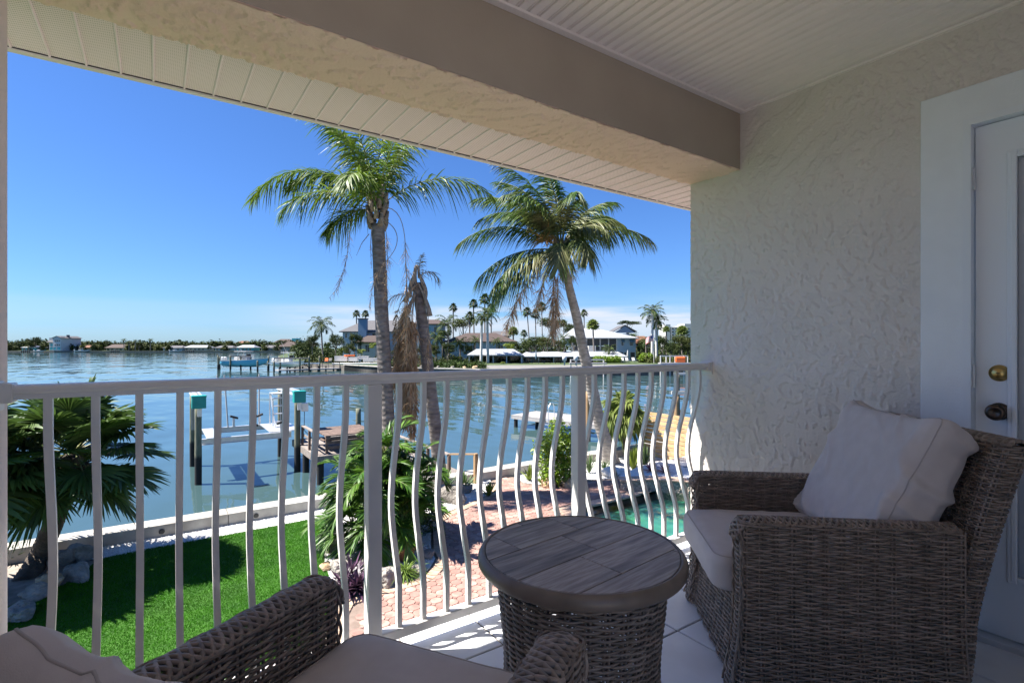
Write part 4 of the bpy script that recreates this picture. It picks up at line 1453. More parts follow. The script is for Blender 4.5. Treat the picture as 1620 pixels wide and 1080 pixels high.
def boards(x0, x1, y0, y1, z, along, w=.14, mat=M_DOCK, par=dock, name='deck_boards', th=.04):
    m = MB()
    if along == 'x':                          # boards run along x, laid side by side along y
        y = y0
        while y < y1 - .02:
            m.box((x0 + R.uniform(-.01, .01), y, z - th + R.uniform(-.003, .003)), (x1 + R.uniform(-.01, .01), min(y + w - .012, y1), z))
            y += w
    else:
        x = x0
        while x < x1 - .02:
            m.box((x, y0 + R.uniform(-.01, .01), z - th), (min(x + w - .012, x1), y1 + R.uniform(-.01, .01), z + R.uniform(-.003, .003)))
            x += w
    o = m.build(name, mat, par); o['kind'] = 'stuff'
    return o


boards(7.38, 8.32, 13.88, 20.2, DZ_, 'x')
boards(5.0, 8.32, 20.2, 24.4, DZ_, 'y')
for x in (7.43, 8.27):
    MB().box((x - .025, 13.9, DZ_ - .26), (x + .025, 20.2, DZ_ - .042)).build('joist', M_DOCK, dock)
MB().box((5.0, 20.14, DZ_ - .28), (7.37, 20.195, DZ_ - .002)).build('fascia_board', M_DOCK, dock)
MB().box((4.94, 20.14, DZ_ - .28), (4.995, 24.4, DZ_ - .002)).build('fascia_board', M_DOCK, dock)
for x, y in ((5.12, 20.3), (7.5, 20.3), (5.12, 22.6), (8.2, 20.4), (5.12, 24.2), (8.2, 24.2), (7.5, 17.2), (8.2, 17.2)):
    pile((x, y), .13, WT - 1.2, DZ_ - .045, dock)


def handrail(pts, top, par=dock, mid=True, mat=M_DOCKD, every=None):
    m = MB()
    for (x, y, zb) in pts:
        bevel(MB().box((x - .045, y - .045, zb), (x + .045, y + .045, top - .042)).build('rail_post', mat, par), .006, 1)
    for a, b in zip(pts, pts[1:]):
        MB().beam((a[0], a[1], top - .02), (b[0], b[1], top - .02), .14, .038).build('handrail', M_DOCK, par)
        if mid: MB().beam((a[0] + .05, a[1], top - .42), (b[0] + .05, b[1], top - .42), .03, .09).build('mid_rail', M_DOCK, par)


handrail([(7.36, 19.3, DZ_ - .2), (7.36, 17.4, DZ_ - .2), (7.36, 15.6, DZ_ - .2), (7.36, 14.1, DZ_ - .2)], DZ_ + .86)
handrail([(5.03, 20.5, DZ_ - .2), (5.03, 21.6, DZ_ - .2), (5.03, 22.8, DZ_ - .2)], DZ_ + .84)
gp = bevel(MB().box((7.72, 13.15, GR - .1), (7.83, 13.26, GR + .88)).build('end_post', M_NEWP, dock), .006, 1)
MB().beam((7.775, 13.2, GR + .86), (7.40, 14.1, DZ_ + .85), .10, .035).build('handrail', M_NEWP, dock)
# raised bench deck with slatted back
RZ = -2.30
boards(5.35, 7.34, 20.42, 22.6, RZ, 'x', .18, M_DOCKD, dock, 'bench_top')
for i, (za, zb) in enumerate(((RZ - .16, RZ - .06), (RZ - .34, RZ - .22), (RZ - .54, RZ - .42))):
    MB().box((5.37, 20.40, za), (7.32, 20.418, zb)).build('back_slat', M_DOCKD, dock)
for x in (5.4, 6.05, 6.7, 7.29):
    MB().box((x - .045, 20.42, DZ_ + .001), (x + .045, 20.50, RZ - .041)).build('bench_leg', M_DOCKD, dock)
    MB().box((x - .045, 22.48, DZ_ + .001), (x + .045, 22.56, RZ - .041)).build('bench_leg', M_DOCKD, dock)
MB().box((5.4, 20.9, DZ_ + .40), (7.3, 21.5, DZ_ + .44)).build('bench_seat', M_DOCKD, dock)

pm_ = pile((D(567, 660, 28).x, D(567, 660, 28).y), .14, WT - 1, D(567, 646, 28).z, None, 'mooring_pile')
tag(pm_, 'dark green mooring pile standing alone behind the bench platform', 'mooring pile')

# neighbour's pale dock, ladder, piles
nd = thing('neighbour_dock', 'pale grey decked dock beyond the green shrub with a swim ladder on its side', 'dock', (20, 24, WT))
A_, B_ = Vector((18.9, 27.6, 0)), Vector((20.9, 19.8, 0))
dv = (B_ - A_).normalized(); wv = Vector((-dv.y, dv.x, 0))
DK = -3.32
m = MB()
L = (B_ - A_).length
k = 0.0
while k < L - .05:
    a, b = A_ + dv * k, A_ + dv * (k + .135)
    m.add([(*p.xy, DK) for p in (a, b, b + wv * 2.6, a + wv * 2.6)] + [(*p.xy, DK - .04) for p in (a, b, b + wv * 2.6, a + wv * 2.6)], [(0, 1, 2, 3), (0, 4, 5, 1), (1, 5, 6, 2), (2, 6, 7, 3), (3, 7, 4, 0)])
    k += .147
o = m.build('deck_boards', M_DECKG, nd); o['kind'] = 'stuff'
MB().beam((*(A_ + wv * .03).xy, DK - .15), (*(B_ + wv * .03).xy, DK - .15), .05, .2).build('fascia_board', M_DECKG, nd)
MB().beam((*(A_ + dv * .03).xy, DK - .15), (*(A_ + wv * 2.6 + dv * .03).xy, DK - .15), .05, .2).build('fascia_board', M_DECKG, nd)
for s, w_ in ((.25, .18), (.25, 2.4), (3.4, .18), (3.4, 2.4), (6.6, .18), (6.6, 2.4)):
    p = A_ + dv * s + wv * w_
    pile((p.x, p.y), .13, WT - 1, DK - .05, nd)
pl = A_ + dv * 2.9
lad = MB()
for s in (-.22, .22):
    q = pl + dv * s
    o_ = wv * -.12
    lad.tube([q + wv * .45 + Vector((0, 0, DK)), q + wv * .45 + Vector((0, 0, DK + .75)), q + wv * .3 + Vector((0, 0, DK + .95)), q + wv * .08 + Vector((0, 0, DK + .95)), q + o_ + Vector((0, 0, DK + .75)), q + o_ + Vector((0, 0, DK - .9))], .024, 8)
for i in range(4):
    z = DK - .05 - i * .27
    lad.beam((*(pl + dv * -.22 + wv * -.12).xy, z), (*(pl + dv * .22 + wv * -.12).xy, z), .07, .03)
lad.build('ladder', M_ALLOY, nd)
for (u, v0, d_, lab) in ((930, 619, 28.5, 'tall tan mooring pile behind the leaning coconut trunk'), (1070, 627, 31, 'tan mooring pile above the right end of the cedar fence')):
    t_ = D(u, v0, d_)
    tag(pile((t_.x, t_.y), .15, WT - 1, t_.z, None, 'mooring_pile', M_NEWP), lab, 'mooring pile', 'tan mooring piles by the neighbour dock')
nl = thing('small_boat_lift', 'neighbour boat lift of white beams on a dark pile above the fence', 'boat lift', (*D(1078, 640, 37).xy, WT))
p0, p1 = D(1062, 621, 37), D(1118, 622, 37)
pile(D(1072, 600, 38).xy, .16, WT - 1, D(1072, 592, 38).z, nl)
pile(D(1128, 600, 38).xy, .16, WT - 1, D(1128, 592, 38).z, nl)
MB().beam(p0, p1, .16, .22).build('cross_beam', M_WHITE, nl)
MB().beam(D(1066, 591, 38), D(1132, 591, 38), .12, .16).build('top_beam', M_WHITE, nl)
m = MB(); q = D(1091, 621, 37); m.tube([q, q + Vector((0, 0, -1.1))], .05, 8); m.tube([q + Vector((0, 0, .0)), q + Vector((0, 0, .25))], .05, 8)
m.build('guide_post', M_WHITE, nl)

# ------------------------------------------------------------------ rocks
rk = 0
for (u, v, s, lab, mat, sq) in (
        (30, 975, (.26, .20, .22), 'pale angular boulder lowest at the foot of the left fan palm', M_ROCK, .8),
        (58, 945, (.22, .19, .2), 'whitish boulder between two others left of the lawn', M_ROCK, .8),
        (122, 912, (.38, .19, .20), 'long flat boulder on the edge of the lawn by the fan palm', M_ROCK, .7),
        (97, 890, (.24, .2, .24), 'grey boulder behind the long flat one', M_ROCK, .8),
        (128, 880, (.26, .22, .22), 'rounded pale boulder against the seawall by the fan palm', M_ROCK, .8),
        (78, 928, (.2, .2, .2), 'small dark boulder beside the fan palm trunk', M_RUST, .8),
        (522, 868, (.24, .20, .30), 'tall white boulder at the left foot of the glossy palm clump', M_ROCK, .9),
        (516, 898, (.16, .12, .10), 'small rusty flat stone on the lawn edge', M_RUST, .6),
        (538, 903, (.20, .18, .22), 'pale boulder behind the purple plant', M_ROCK, .8),
        (612, 922, (.22, .17, .26), 'brown and white boulder between the purple and the lime plant', M_ROCK, .9),
        (660, 905, (.14, .12, .14), 'small pale stone right of the lime plant', M_ROCK, .8),
        (676, 880, (.16, .14, .14), 'white stone on the curb beside the terracotta pot', M_ROCK, .8),
        (617, 880, (.2, .18, .26), 'grey boulder left of the terracotta pot', M_ROCK, .9),
        (715, 792, (.38, .30, .42), 'large white boulder at the foot of the dead palm', M_ROCK, .9),
        (738, 778, (.2, .18, .2), 'small white boulder beside the large one by the dead palm', M_ROCK, .8),
        (868, 770, (.26, .2, .24), 'dark boulder under the bright green shrub', M_RUST, .8),
        (897, 768, (.24, .2, .22), 'brown boulder at the right foot of the green shrub', M_RUST, .8),
        (975, 752, (.5, .4, .26), 'white shell mound at the foot of the coconut palm', M_SAND, .8),
        (1062, 748, (.36, .2, .22), 'reddish boulder in the raised bed by the fence', M_RUST, .8),
        (1083, 752, (.26, .18, .26), 'grey boulder at the end of the raised bed', M_ROCK, .9)):
    p = G(u, v, GR)
    rk += 1
    rock(lab, p, s, mat, rk)

# ------------------------------------------------------------------ garden palms
def px_path(pts, d):
    return [D(u, v, d + (dd[0] if dd else 0)) for u, v, *dd in pts]


def smooth_path(P, n=30):
    P = np.array([tuple(p) for p in P])
    d = np.r_[0, np.cumsum(np.linalg.norm(np.diff(P, axis=0), axis=1))]
    t = np.linspace(0, d[-1], n)
    Q = np.c_[[np.interp(t, d, P[:, k]) for k in range(3)]].T
    for _ in range(4):
        Q[1:-1] = (Q[:-2] + 2 * Q[1:-1] + Q[2:]) / 4
    return Q


def trunk_mesh(P, r0, r1, par, mat, name='trunk', n=16, ring=.10, flare=.25, amp=.03):
    Q = smooth_path(P, 90)
    L = np.r_[0, np.cumsum(np.linalg.norm(np.diff(Q, axis=0), axis=1))]
    r = r0 + (r1 - r0) * L / L[-1]
    r = r * (1 + flare * np.exp(-L / .35)) * (1 + amp * np.abs(np.sin(L / ring * pi)) + NR.normal(0, .008, len(L)))
    m = MB(); m.tube(Q, r, n, 0, (1, .2, 0))
    return m.build(name, mat, par, True)


def hanging(parent, pts, d, ll, n, name='dead_frond', lw=.012, hang=.9, rr=.012, mats=None, t0=.25):
    """a dead frond that hangs along a path of photo pixels"""
    Q = smooth_path(px_path(pts, d), 26)
    mb = MB(); mb.tube(Q, np.linspace(rr, rr * .3, 26), 5, 1, None, False)
    t = np.clip(NR.random(n) ** .9 * (1 - t0) + t0, 0, .999)
    f = t * 25; i = f.astype(int); w = (f - i)[:, None]
    P0 = Q[i] * (1 - w) + Q[np.minimum(i + 1, 25)] * w
    dr = norm(NR.normal(0, .62, (n, 3)) + (Q[np.minimum(i + 1, 25)] - Q[i]) * 3 - ZU * .55)
    L = ll * (.5 + .7 * NR.random(n)) * np.interp(t, [t0, .5, 1], [.7, 1, .55])
    s = np.linspace(0, 1, 4)
    C = P0[:, None] + dr[:, None] * (L[:, None] * s)[..., None] - ZU * (hang * L[:, None] * s ** 2 * .5)[..., None]
    H = norm(NR.normal(0, 1, (n, 1, 3))) * (lw * .5 * np.array([.6, 1, .7, .05]))[None, :, None]
    return put(name, strips_mesh(name, [(C, H, 0)], mats or [M_DEAD, M_HUSK], mb), parent)


# queen palm
dq = 13.5
qp = thing('queen_palm', 'tall green queen palm with straight grey trunk left of the dead palm', 'palm tree', G(620, 793, GR))
trunk_mesh([G(621, 793, GR - .1), D(619, 740, dq), D(613, 660, dq), D(608, 580, dq), D(603, 480, dq), D(600, 410, dq), D(598, 355, dq)], .19, .165, qp, M_TRUNK)
cb = D(597, 335, dq)
hm = MB()
for i in range(26):
    a = i * 2.4; z = -.45 + .035 * i
    b_ = Vector((cos(a) * .15, sin(a) * .15, z)); e_ = b_ + Vector((cos(a) * .13, sin(a) * .13, .30))
    hm.tube([cb + b_, cb + (b_ + e_) / 2 + Vector((cos(a), sin(a), 0)) * .02, cb + e_], [.085, .06, .03], 6)
hm.build('boot', M_HUSK, qp, True)
mq = [M_LEAF_Q, M_RACH]
kwq = dict(ll=.66, lw=.034, n=105, al=(70, 30), vee=0, plume=34, hang=.62, t0=.15)
for az, pt, ln, dr, extra in (
        (182, 52, 3.9, 115, dict(hang=.75)), (176, 60, 2.9, 110, {}), (205, 30, 2.6, 90, {}), (160, 77, 3.2, 48, {}), (220, 74, 3.0, 60, {}),
        (140, 74, 3.6, 55, {}), (100, 80, 3.7, 40, {}), (60, 76, 3.5, 50, {}), (250, 76, 3.4, 60, {}), (320, 78, 3.0, 55, {}),
        (20, 78, 3.0, 50, {}), (3, 44, 3.4, 88, dict(hang=.7)), (170, 10, 1.6, 70, {}), (265, 45, 2.3, 100, {})):
    kw = dict(kwq); kw.update(extra)
    frond(qp, cb + Vector((0, 0, .05)), az, pt, ln, dr, mq, **kw)
hanging(qp, [(590, 328), (572, 325), (558, 335), (553, 370), (549, 410), (535, 455), (521, 471)], dq, .26, 110, t0=.35)
hanging(qp, [(603, 328), (620, 324), (633, 338), (641, 370), (642, 420), (645, 470), (640, 560)], dq - .3, .42, 260, t0=.30, lw=.014)
hanging(qp, [(606, 348), (618, 352), (630, 370), (628, 392), (610, 415), (592, 440), (584, 487)], dq - .4, .24, 80, t0=.45)
hanging(qp, [(604, 345), (611, 365), (613, 400), (612, 440), (609, 470)], dq - .35, .30, 130, t0=.2)
hanging(qp, [(584, 370), (572, 385), (564, 404)], dq, .05, 12, t0=.3)
hanging(qp, [(588, 360), (586, 390), (588, 425)], dq - .2, .10, 30, t0=.2)

# dead palm
dp = thing('dead_palm', 'dying palm with a skirt of brown hanging fronds beside the queen palm', 'palm tree', G(697, 782, GR))
dd_ = 14.1
trunk_mesh([G(698, 784, GR - .1), D(692, 705, dd_), D(684, 640, dd_), D(676, 575, dd_), D(669, 515, dd_), D(663, 470, dd_), D(659, 448, dd_)], .19, .14, dp, M_TRUNK)
sp = MB()
for (pts, r) in (([(662, 470), (657, 445), (655, 425), (658, 413), (664, 416), (662, 440)], .07), ([(650, 470), (648, 455), (655, 440), (658, 425)], .10), ([(672, 480), (675, 462), (668, 445), (662, 430)], .09)):
    Q = smooth_path(px_path(pts, dd_ - .12), 12); sp.tube(Q, [r * .62 * (.5 + .6 * sin(pi * i / 11)) for i in range(12)], 7)
for (pts) in ([(640, 478), (648, 462), (656, 452), (662, 448)], [(680, 500), (677, 482), (670, 465), (662, 448)], [(645, 495), (650, 478), (658, 465)]):
    Q = smooth_path(px_path(pts, dd_ - .2), 10); sp.tube(Q, [.085 * (1 - i / 12) for i in range(10)], 7, 0, None, True, .5)
sp.build('sheath', M_HUSK, dp, True)
mdq = [M_DEAD, M_HUSK]
for az, pt, ln, dr, kk in ((75, 84, .8, 40, dict(ll=.24)), (350, 50, .7, 130, dict(ll=.34))):
    frond(dp, D(662, 440, dd_), az, pt, ln, dr, [mk('yellowing_leaf', (.20, .17, .05), (.28, .21, .08), 2, .6, island=.3, trans=.2) if 'yellowing_leaf' not in MATS else MATS['yellowing_leaf'], M_HUSK], n=34, lw=.016, hang=.6, plume=30, **kk)
frond(dp, D(655, 470, dd_), 185, 25, .95, 110, mdq, n=40, ll=.35, lw=.014, hang=.8, plume=30)
for i, pts in enumerate((
        [(652, 455), (645, 470), (640, 510), (634, 560), (628, 640)],
        [(652, 458), (642, 485), (632, 520), (628, 570), (624, 610)],
        [(654, 460), (648, 500), (645, 560), (643, 620), (641, 675)],
        [(656, 462), (652, 510), (650, 570), (650, 630), (650, 690)],
        [(654, 465), (640, 520), (636, 590), (638, 650), (637, 672)],
        [(660, 470), (657, 530), (656, 600), (657, 650), (655, 690)],
        [(655, 470), (646, 540), (642, 600), (645, 660), (646, 668)],
        [(668, 462), (677, 480), (678, 520), (677, 560), (676, 600)],
        [(650, 462), (634, 478), (627, 500), (622, 540)])):
    hanging(dp, pts, dd_ - .35 - .05 * (i % 4),   .32 if i < 7 else .18, 620 if i < 7 else 90, t0=.18 if i < 7 else .4, lw=.026)

# coconut palm
dc = 17.8
cp = thing('coconut_palm', 'leaning coconut palm with shaggy fronds behind the second railing post', 'palm tree', G(966, 733, GR))
trunk_mesh([G(968, 737, GR - .15), D(960, 705, dc - .1), D(945, 655, dc - .4), D(934, 600, dc - .8), D(924, 560, dc - 1.1), D(912, 500, dc - 1.6), D(903, 465, dc - 1.9), D(896, 435, dc - 2.1), D(890, 415, dc - 2.2)], .235, .115, cp, M_TRUNKC, ring=.14, flare=.55, amp=.012)
dc = 15.6                                      # the crown leans towards the house
cb = D(888, 396, dc)
hm = MB()
for i in range(20):
    a = i * 2.4; z = -.5 + .035 * i
    b_ = Vector((cos(a) * .12, sin(a) * .12, z)); e_ = b_ + Vector((cos(a) * .16, sin(a) * .16, .30))
    hm.tube([cb + b_, cb + (b_ + e_) / 2, cb + e_], [.07, .06, .035], 6)
hm.build('husk', M_HUSK, cp, True)
mcq = [M_LEAF_C, M_RACH]
kwc = dict(ll=.72, lw=.036, n=96, al=(68, 26), vee=-12, plume=10, hang=.62, t0=.18, wind=.6, rr=.026)
for az, pt, ln, dr, extra in (
        (180, 40, 3.9, 88, {}), (190, 60, 3.4, 100, {}), (168, 66, 3.9, 78, {}), (150, 74, 3.9, 60, {}), (200, 78, 3.8, 62, {}), (130, 62, 3.6, 70, {}), (225, 66, 3.3, 90, {}),
        (95, 82, 3.9, 40, {}), (250, 78, 3.6, 62, {}), (280, 70, 3.0, 95, {}), (60, 72, 3.5, 66, {}), (30, 62, 3.2, 84, {}), (320, 55, 2.4, 120, {}), (345, 60, 2.6, 100, {}), (15, 70, 2.9, 70, {}),
        (2, 40, 3.5, 82, dict(wind=.1)), (195, 4, 3.3, 62, dict(hang=.8)), (212, -6, 3.2, 58, dict(hang=.9)), (175, -20, 2.9, 40, dict(hang=.9)), (265, 20, 2.2, 110, {}), (300, 30, 2.0, 110, {})):
    kw = dict(kwc); kw.update(extra)
    frond(cp, cb, az, pt, ln * .88, dr, mcq, **kw)
for pts, ll_, n_c in (([(880, 410), (876, 440), (874, 490), (876, 535)], .55, 240), ([(884, 412), (882, 450), (880, 500), (878, 530)], .5, 200), ([(874, 408), (862, 435), (852, 470), (846, 492)], .42, 150), ([(868, 408), (840, 440), (815, 480), (800, 520)], .5, 190), ([(893, 402), (905, 415), (907, 440)], .4, 100)):
    hanging(cp, pts, dc - .3, ll_, n_c, t0=.15, lw=.022)
for i in range(9):
    a = i * 2.1
    p = D(872 + 6 * cos(a) + (i % 3) * 2, 401 + 6 * sin(a), dc - .45 - .1 * (i % 2))
    m = MB(); m.lathe([(.001, -.14), (.07, -.11), (.105, -.02), (.10, .06), (.05, .12), (.001, .135)], 10, p)
    m.build('coconut', M_COCO, cp, True)
bl = MB()
for i in range(46):
    p0 = D(868 + NR.normal(0, 4), 378 + NR.normal(0, 4), dc - .25)
    e_ = D(862 + NR.normal(0, 13), 382 + NR.normal(0, 9), dc - .45 + NR.normal(0, .1))
    bl.tube([p0, (p0 + e_) / 2 + Vector((0, 0, .06)), e_], [.016, .012, .008], 4)
o = bl.build('flower_stalks', M_BLOOM, cp); o['kind'] = 'stuff'


def fan_palm(label, base, path, d, r0, r1, nl, pet, rad, mats, trunk, crown_c, seed, droopy=.5, nseg=40, el=(-40, 85), group=None, low=0.0):
    t = thing('fan_palm', label, 'palm tree', base, 0, group)
    trunk_mesh(path, r0, r1, t, trunk, ring=.05, amp=.12)
    rng = np.random.default_rng(seed)
    boots = MB()
    top = np.array(path[-1]); bel = np.array(path[-2])
    for i in range(30):
        a = i * 2.4; f = rng.random()
        p = top * (1 - f) + bel * f
        dr_ = np.array([cos(a), sin(a), rng.uniform(-.5, .6)])
        boots.tube([p, p + dr_ * .16, p + dr_ * .30 + ZU * rng.uniform(-.1, .06)], [.05, .035, .012], 5, 0, None, True, 1.6)
    boots.build('boot', trunk, t, True)
    for i in range(nl):
        f = (i + .5) / nl
        e_ = radians(el[1] + (el[0] - el[1]) * f ** .8 + rng.normal(0, 6))
        a = i * 2.39996 + rng.normal(0, .15)
        dv_ = np.array([cos(a) * cos(e_), sin(a) * cos(e_), sin(e_)])
        mb = MB()
        b = fan_blocks(np.array(crown_c) - ZU * .1 * f, dv_, pet * rng.uniform(.8, 1.15), rad * rng.uniform(.85, 1.1), nseg, 150, droopy * rng.uniform(.7, 1.4) + low * f, rng=rng, mb=mb)
        put('fan_leaf', strips_mesh('fan_leaf', b, mats, mb), t)
    return t


fp = [G(38, 925, GR - .15), D(62, 880, 9.6), D(84, 830, 9.5), D(100, 785, 9.5), D(112, 745, 9.5), D(118, 716, 9.5)]
fan_palm('dark fan palm with a curved shaggy trunk by the rocks at the left wall', G(38, 925, GR), fp, 9.5, .15, .13, 36, .88, .80, [M_LEAF_F, M_RACH], M_TRUNKF, D(118, 712, 9.5), 5, .26, 62, (-54, 84))
fp = [G(-90, 985, GR - .15), D(-90, 930, 8.2), D(-88, 870, 8.2), D(-85, 800, 8.2), D(-80, 740, 8.2)]
fan_palm('fan palm outside the left edge whose shadow falls on the lawn', G(-90, 985, GR), fp, 8.2, .15, .13, 36, .8, .8, [M_LEAF_F, M_RACH], M_TRUNKF, D(-80, 730, 8.2), 6, .2, 40, (-35, 84))
dz = 19.0
fp = [G(990, 722, GR - .1), D(991, 700, dz), D(990, 680, dz), D(987, 660, dz)]
fan_palm('light green fan palm with a drooping skirt at the end of the cedar fence', G(990, 722, GR), fp, dz, .12, .11, 27, .48, .66, [M_LEAF_L, M_RACH], M_TRUNKF, D(985, 652, dz), 9, .42, 32, (-50, 84), None, .25)

# glossy clump palm in the middle bed
db_ = 10.6
gp_ = thing('clump_palm', 'bushy glossy palm clump in the garden bed behind the first railing post', 'palm tree', G(598, 862, GR))
rngb = np.random.default_rng(21)
stems = MB()
heads = [(575, 800, -.1), (612, 750, .35), (645, 795, .2), (592, 770, -.35), (625, 825, -.4), (556, 828, .1), (608, 716, .5), (570, 765, .3), (655, 760, .5), (590, 835, -.5)]
for (u, v, o_) in heads:
    top = D(u, v, db_ + o_)
    b0 = G(598, 862, GR) + (top - G(598, 862, GR)) * .22; b0.z = GR - .05
    stems.tube(smooth_path([b0, (b0 + top) / 2 + Vector((0, 0, .1)), top], 12), np.linspace(.055, .035, 12), 8)
stems.build('stem', M_TRUNKC, gp_, True)
for (u, v, o_) in heads:
    top = D(u, v, db_ + o_)
    for i in range(13):
        a = i * 137.5 + rngb.normal(0, 10)
        pt = 80 - 85 * (i / 12) + rngb.normal(0, 6)
        frond(gp_, top, a, pt, rngb.uniform(.85, 1.25), rngb.uniform(70, 115), [M_LEAF_B, M_RACH], ll=.38, lw=.034, n=40, al=(62, 22), vee=22, plume=6, hang=.22, t0=.22, rr=.012, rng=rngb)
def shrub(name, label, cat, uv, lobes_px, d, n, size, mat, stem=True, flat=.5, group=None, shell=.5):
    base = G(uv[0], uv[1], GR)
    t = thing(name, label, cat, base, 0, group)
    lobes = [(tuple(D(u, v, d + o_)), (r, r, rz)) for (u, v, o_, r, rz) in lobes_px]
    leaf_cloud('foliage', lobes, n, size, mat, t, flat, shell)
    if stem:
        m = MB()
        for c, r in lobes:
            c = Vector(c)
            m.tube(smooth_path([base + Vector((0, 0, -.05)), (base + c) / 2 + Vector((.05, 0, .1)), c], 8), np.linspace(.03, .008, 8), 6)
        m.build('stem', M_BARK, t, True)
    return t


shrub('shrub', 'dark small-leaved shrub at the right foot of the glossy palm clump', 'shrub', (655, 850), [(648, 815, 0, .42, .45), (668, 835, .2, .38, .35), (635, 838, -.2, .4, .35), (655, 860, -.1, .4, .28), (676, 812, .3, .3, .3)], 11.2, 3200, .075, M_LEAF_D)
shrub('shrub', 'dense bright green hedge shrub by the seawall left of the second post', 'shrub', (880, 766), [(880, 700, 0, .58, .52), (862, 715, .2, .42, .45), (900, 715, 0, .5, .5), (884, 740, -.1, .55, .4), (870, 752, -.2, .4, .3), (905, 745, .2, .42, .4), (882, 675, 0, .28, .3), (912, 690, .2, .35, .4)], 15.2, 5200, .10, M_LEAF_H)


def rosette(name, label, cat, p, n, L, w, mat, el=(20, 85), hang=.2, seed=0, group=None, K=5, cup=.3):
    rng = np.random.default_rng(seed)
    a = np.arange(n) * 2.39996 + rng.normal(0, .15, n)
    e_ = np.radians(np.linspace(el[1], el[0], n) + rng.normal(0, 6, n))
    d = np.stack([np.cos(a) * np.cos(e_), np.sin(a) * np.cos(e_), np.sin(e_)], -1)
    LL = L * (1 + rng.normal(0, .14, n))
    s = np.linspace(0, 1, K)
    hg = hang * (1 + rng.normal(0, .3, n))
    C = np.array(p) + d[:, None] * (LL[:, None] * s)[..., None] - ZU * ((hg * LL)[:, None] * s ** 2.2)[..., None]
    side = norm(np.cross(d, ZU + rng.normal(0, .1, (n, 3))))
    prof = np.interp(s, [0, .3, .6, .85, 1], [.7, 1, .85, .45, .02]) * w / 2
    H = side[:, None] * prof[None, :, None]
    me = strips_mesh('leaf_rosette', [(C, H, 0)], [mat])
    ob = put(name, me)
    return tag(ob, label, cat, group)


pp = [(545, 936), (556, 920), (566, 938)]
for i, (u, v) in enumerate(pp):
    rosette('purple_plant', ['spiky purple plant lowest beside the brick edge', 'spiky purple plant in the middle of three by the lawn', 'spiky purple plant rightmost against the railing post'][i], 'plant', G(u, v, GR) + Vector((0, 0, .05)), 58, .46, .05, M_LEAF_P, (5, 80), .25, 31 + i, 'purple plants by the lawn')
rosette('spider_plant', 'lime green grassy plant in front of the terracotta pot', 'plant', G(640, 912, GR) + Vector((0, 0, .02)), 210, .46, .018, M_LEAF_G, (8, 85), .75, 41, K=7)
rosette('spider_plant', 'smaller lime grassy tuft right of the larger one', 'plant', G(662, 903, GR) + Vector((0, 0, .02)), 90, .30, .016, M_LEAF_G, (8, 85), .75, 42, K=7)
pot = thing('flower_pot', 'terracotta pot with an orange flower under the palm clump', 'pot', G(642, 884, GR))
m = MB(); p = G(642, 884, GR)
m.lathe([(.13, 0), (.19, .22), (.215, .225), (.215, .27), (.19, .27), (.18, .24), (.02, .235)], 22, p); m.build('pot', M_TERRA, pot, True)
rosette_me = rosette('bromeliad', 'small orange flower growing in the terracotta pot', 'flower', p + Vector((0, 0, .25)), 26, .20, .03, M_ORANGE, (25, 85), .2, 55)
for i, (u, v, n, L, w, mat, el, hg, nm, lab) in enumerate((
        (703, 774, 34, .62, .06, M_LEAF_A, (30, 88), .05, 'agave', 'dark spiky agave left of the tan dock post'),
        (733, 776, 36, .55, .07, M_LEAF_A, (25, 88), .05, 'agave', 'spiky agave right at the foot of the tan dock post'),
        (773, 784, 36, .38, .06, M_LEAF_Y, (30, 88), .03, 'agave', 'bright green agave on the patio edge right of the dock post'),
        (838, 760, 44, .46, .05, M_LEAF_Y, (35, 88), .05, 'aloe', 'bright aloe on white shells by the seawall'),
        (862, 767, 44, .44, .05, M_LEAF_Y, (35, 88), .05, 'aloe', 'bright aloe nearest to the dark boulders under the shrub'),
        (932, 748, 36, .62, .035, M_LEAF_A, (45, 88), .08, 'flax_plant', 'upright dark strappy plant right of the second post'),
        (957, 746, 60, .50, .025, M_LEAF_A, (30, 88), .2, 'flax_plant', 'low strappy plant at the coconut trunk'),
        (1002, 746, 46, .85, .045, M_LEAF_Y, (55, 89), .05, 'flax_plant', 'tall pale strappy plant in front of the small fan palm'),
        (1020, 738, 46, .80, .05, M_LEAF_A, (50, 89), .1, 'flax_plant', 'tall green strappy plant beside the fence end'),
        (975, 757, 30, .3, .02, M_LEAF_A, (30, 88), .2, 'flax_plant', 'small grassy plant on the shell mound'),
        (1088, 757, 30, .4, .03, M_LEAF_A, (30, 88), .2, 'flax_plant', 'small dark plant in the raised bed at the wall corner'),
        (663, 760, 30, .75, .04, M_LEAF_A, (40, 88), .1, 'flax_plant', 'tall thin strappy plant behind the dark shrub'),
        (20, 885, 30, .45, .03, M_LEAF_D, (10, 80), .2, 'flax_plant', 'small dark spiky plant against the seawall at the far left'))):
    rosette(nm, lab, 'plant', G(u, v, GR), n, L, w, mat, el, hg, 60 + i)
rosette('bromeliad', 'wine red bromeliad in the raised bed before the fence', 'plant', G(1030, 745, GR + .26), 30, .42, .05, mk('wine_red_leaf', (.16, .05, .08), (.26, .10, .13), 4, .5, island=.3), (10, 70), .2, 90)
rosette('bromeliad', 'second wine red bromeliad nearer the wall corner', 'plant', G(1052, 747, GR + .26), 26, .36, .05, MATS['wine_red_leaf'], (10, 70), .2, 91)

# ------------------------------------------------------------------ opposite shores
def shore_pt(u, d, z=GR):
    p = RT * ((u - 810) * d / FPX) + FW * d
    return Vector((p.x, p.y, z))


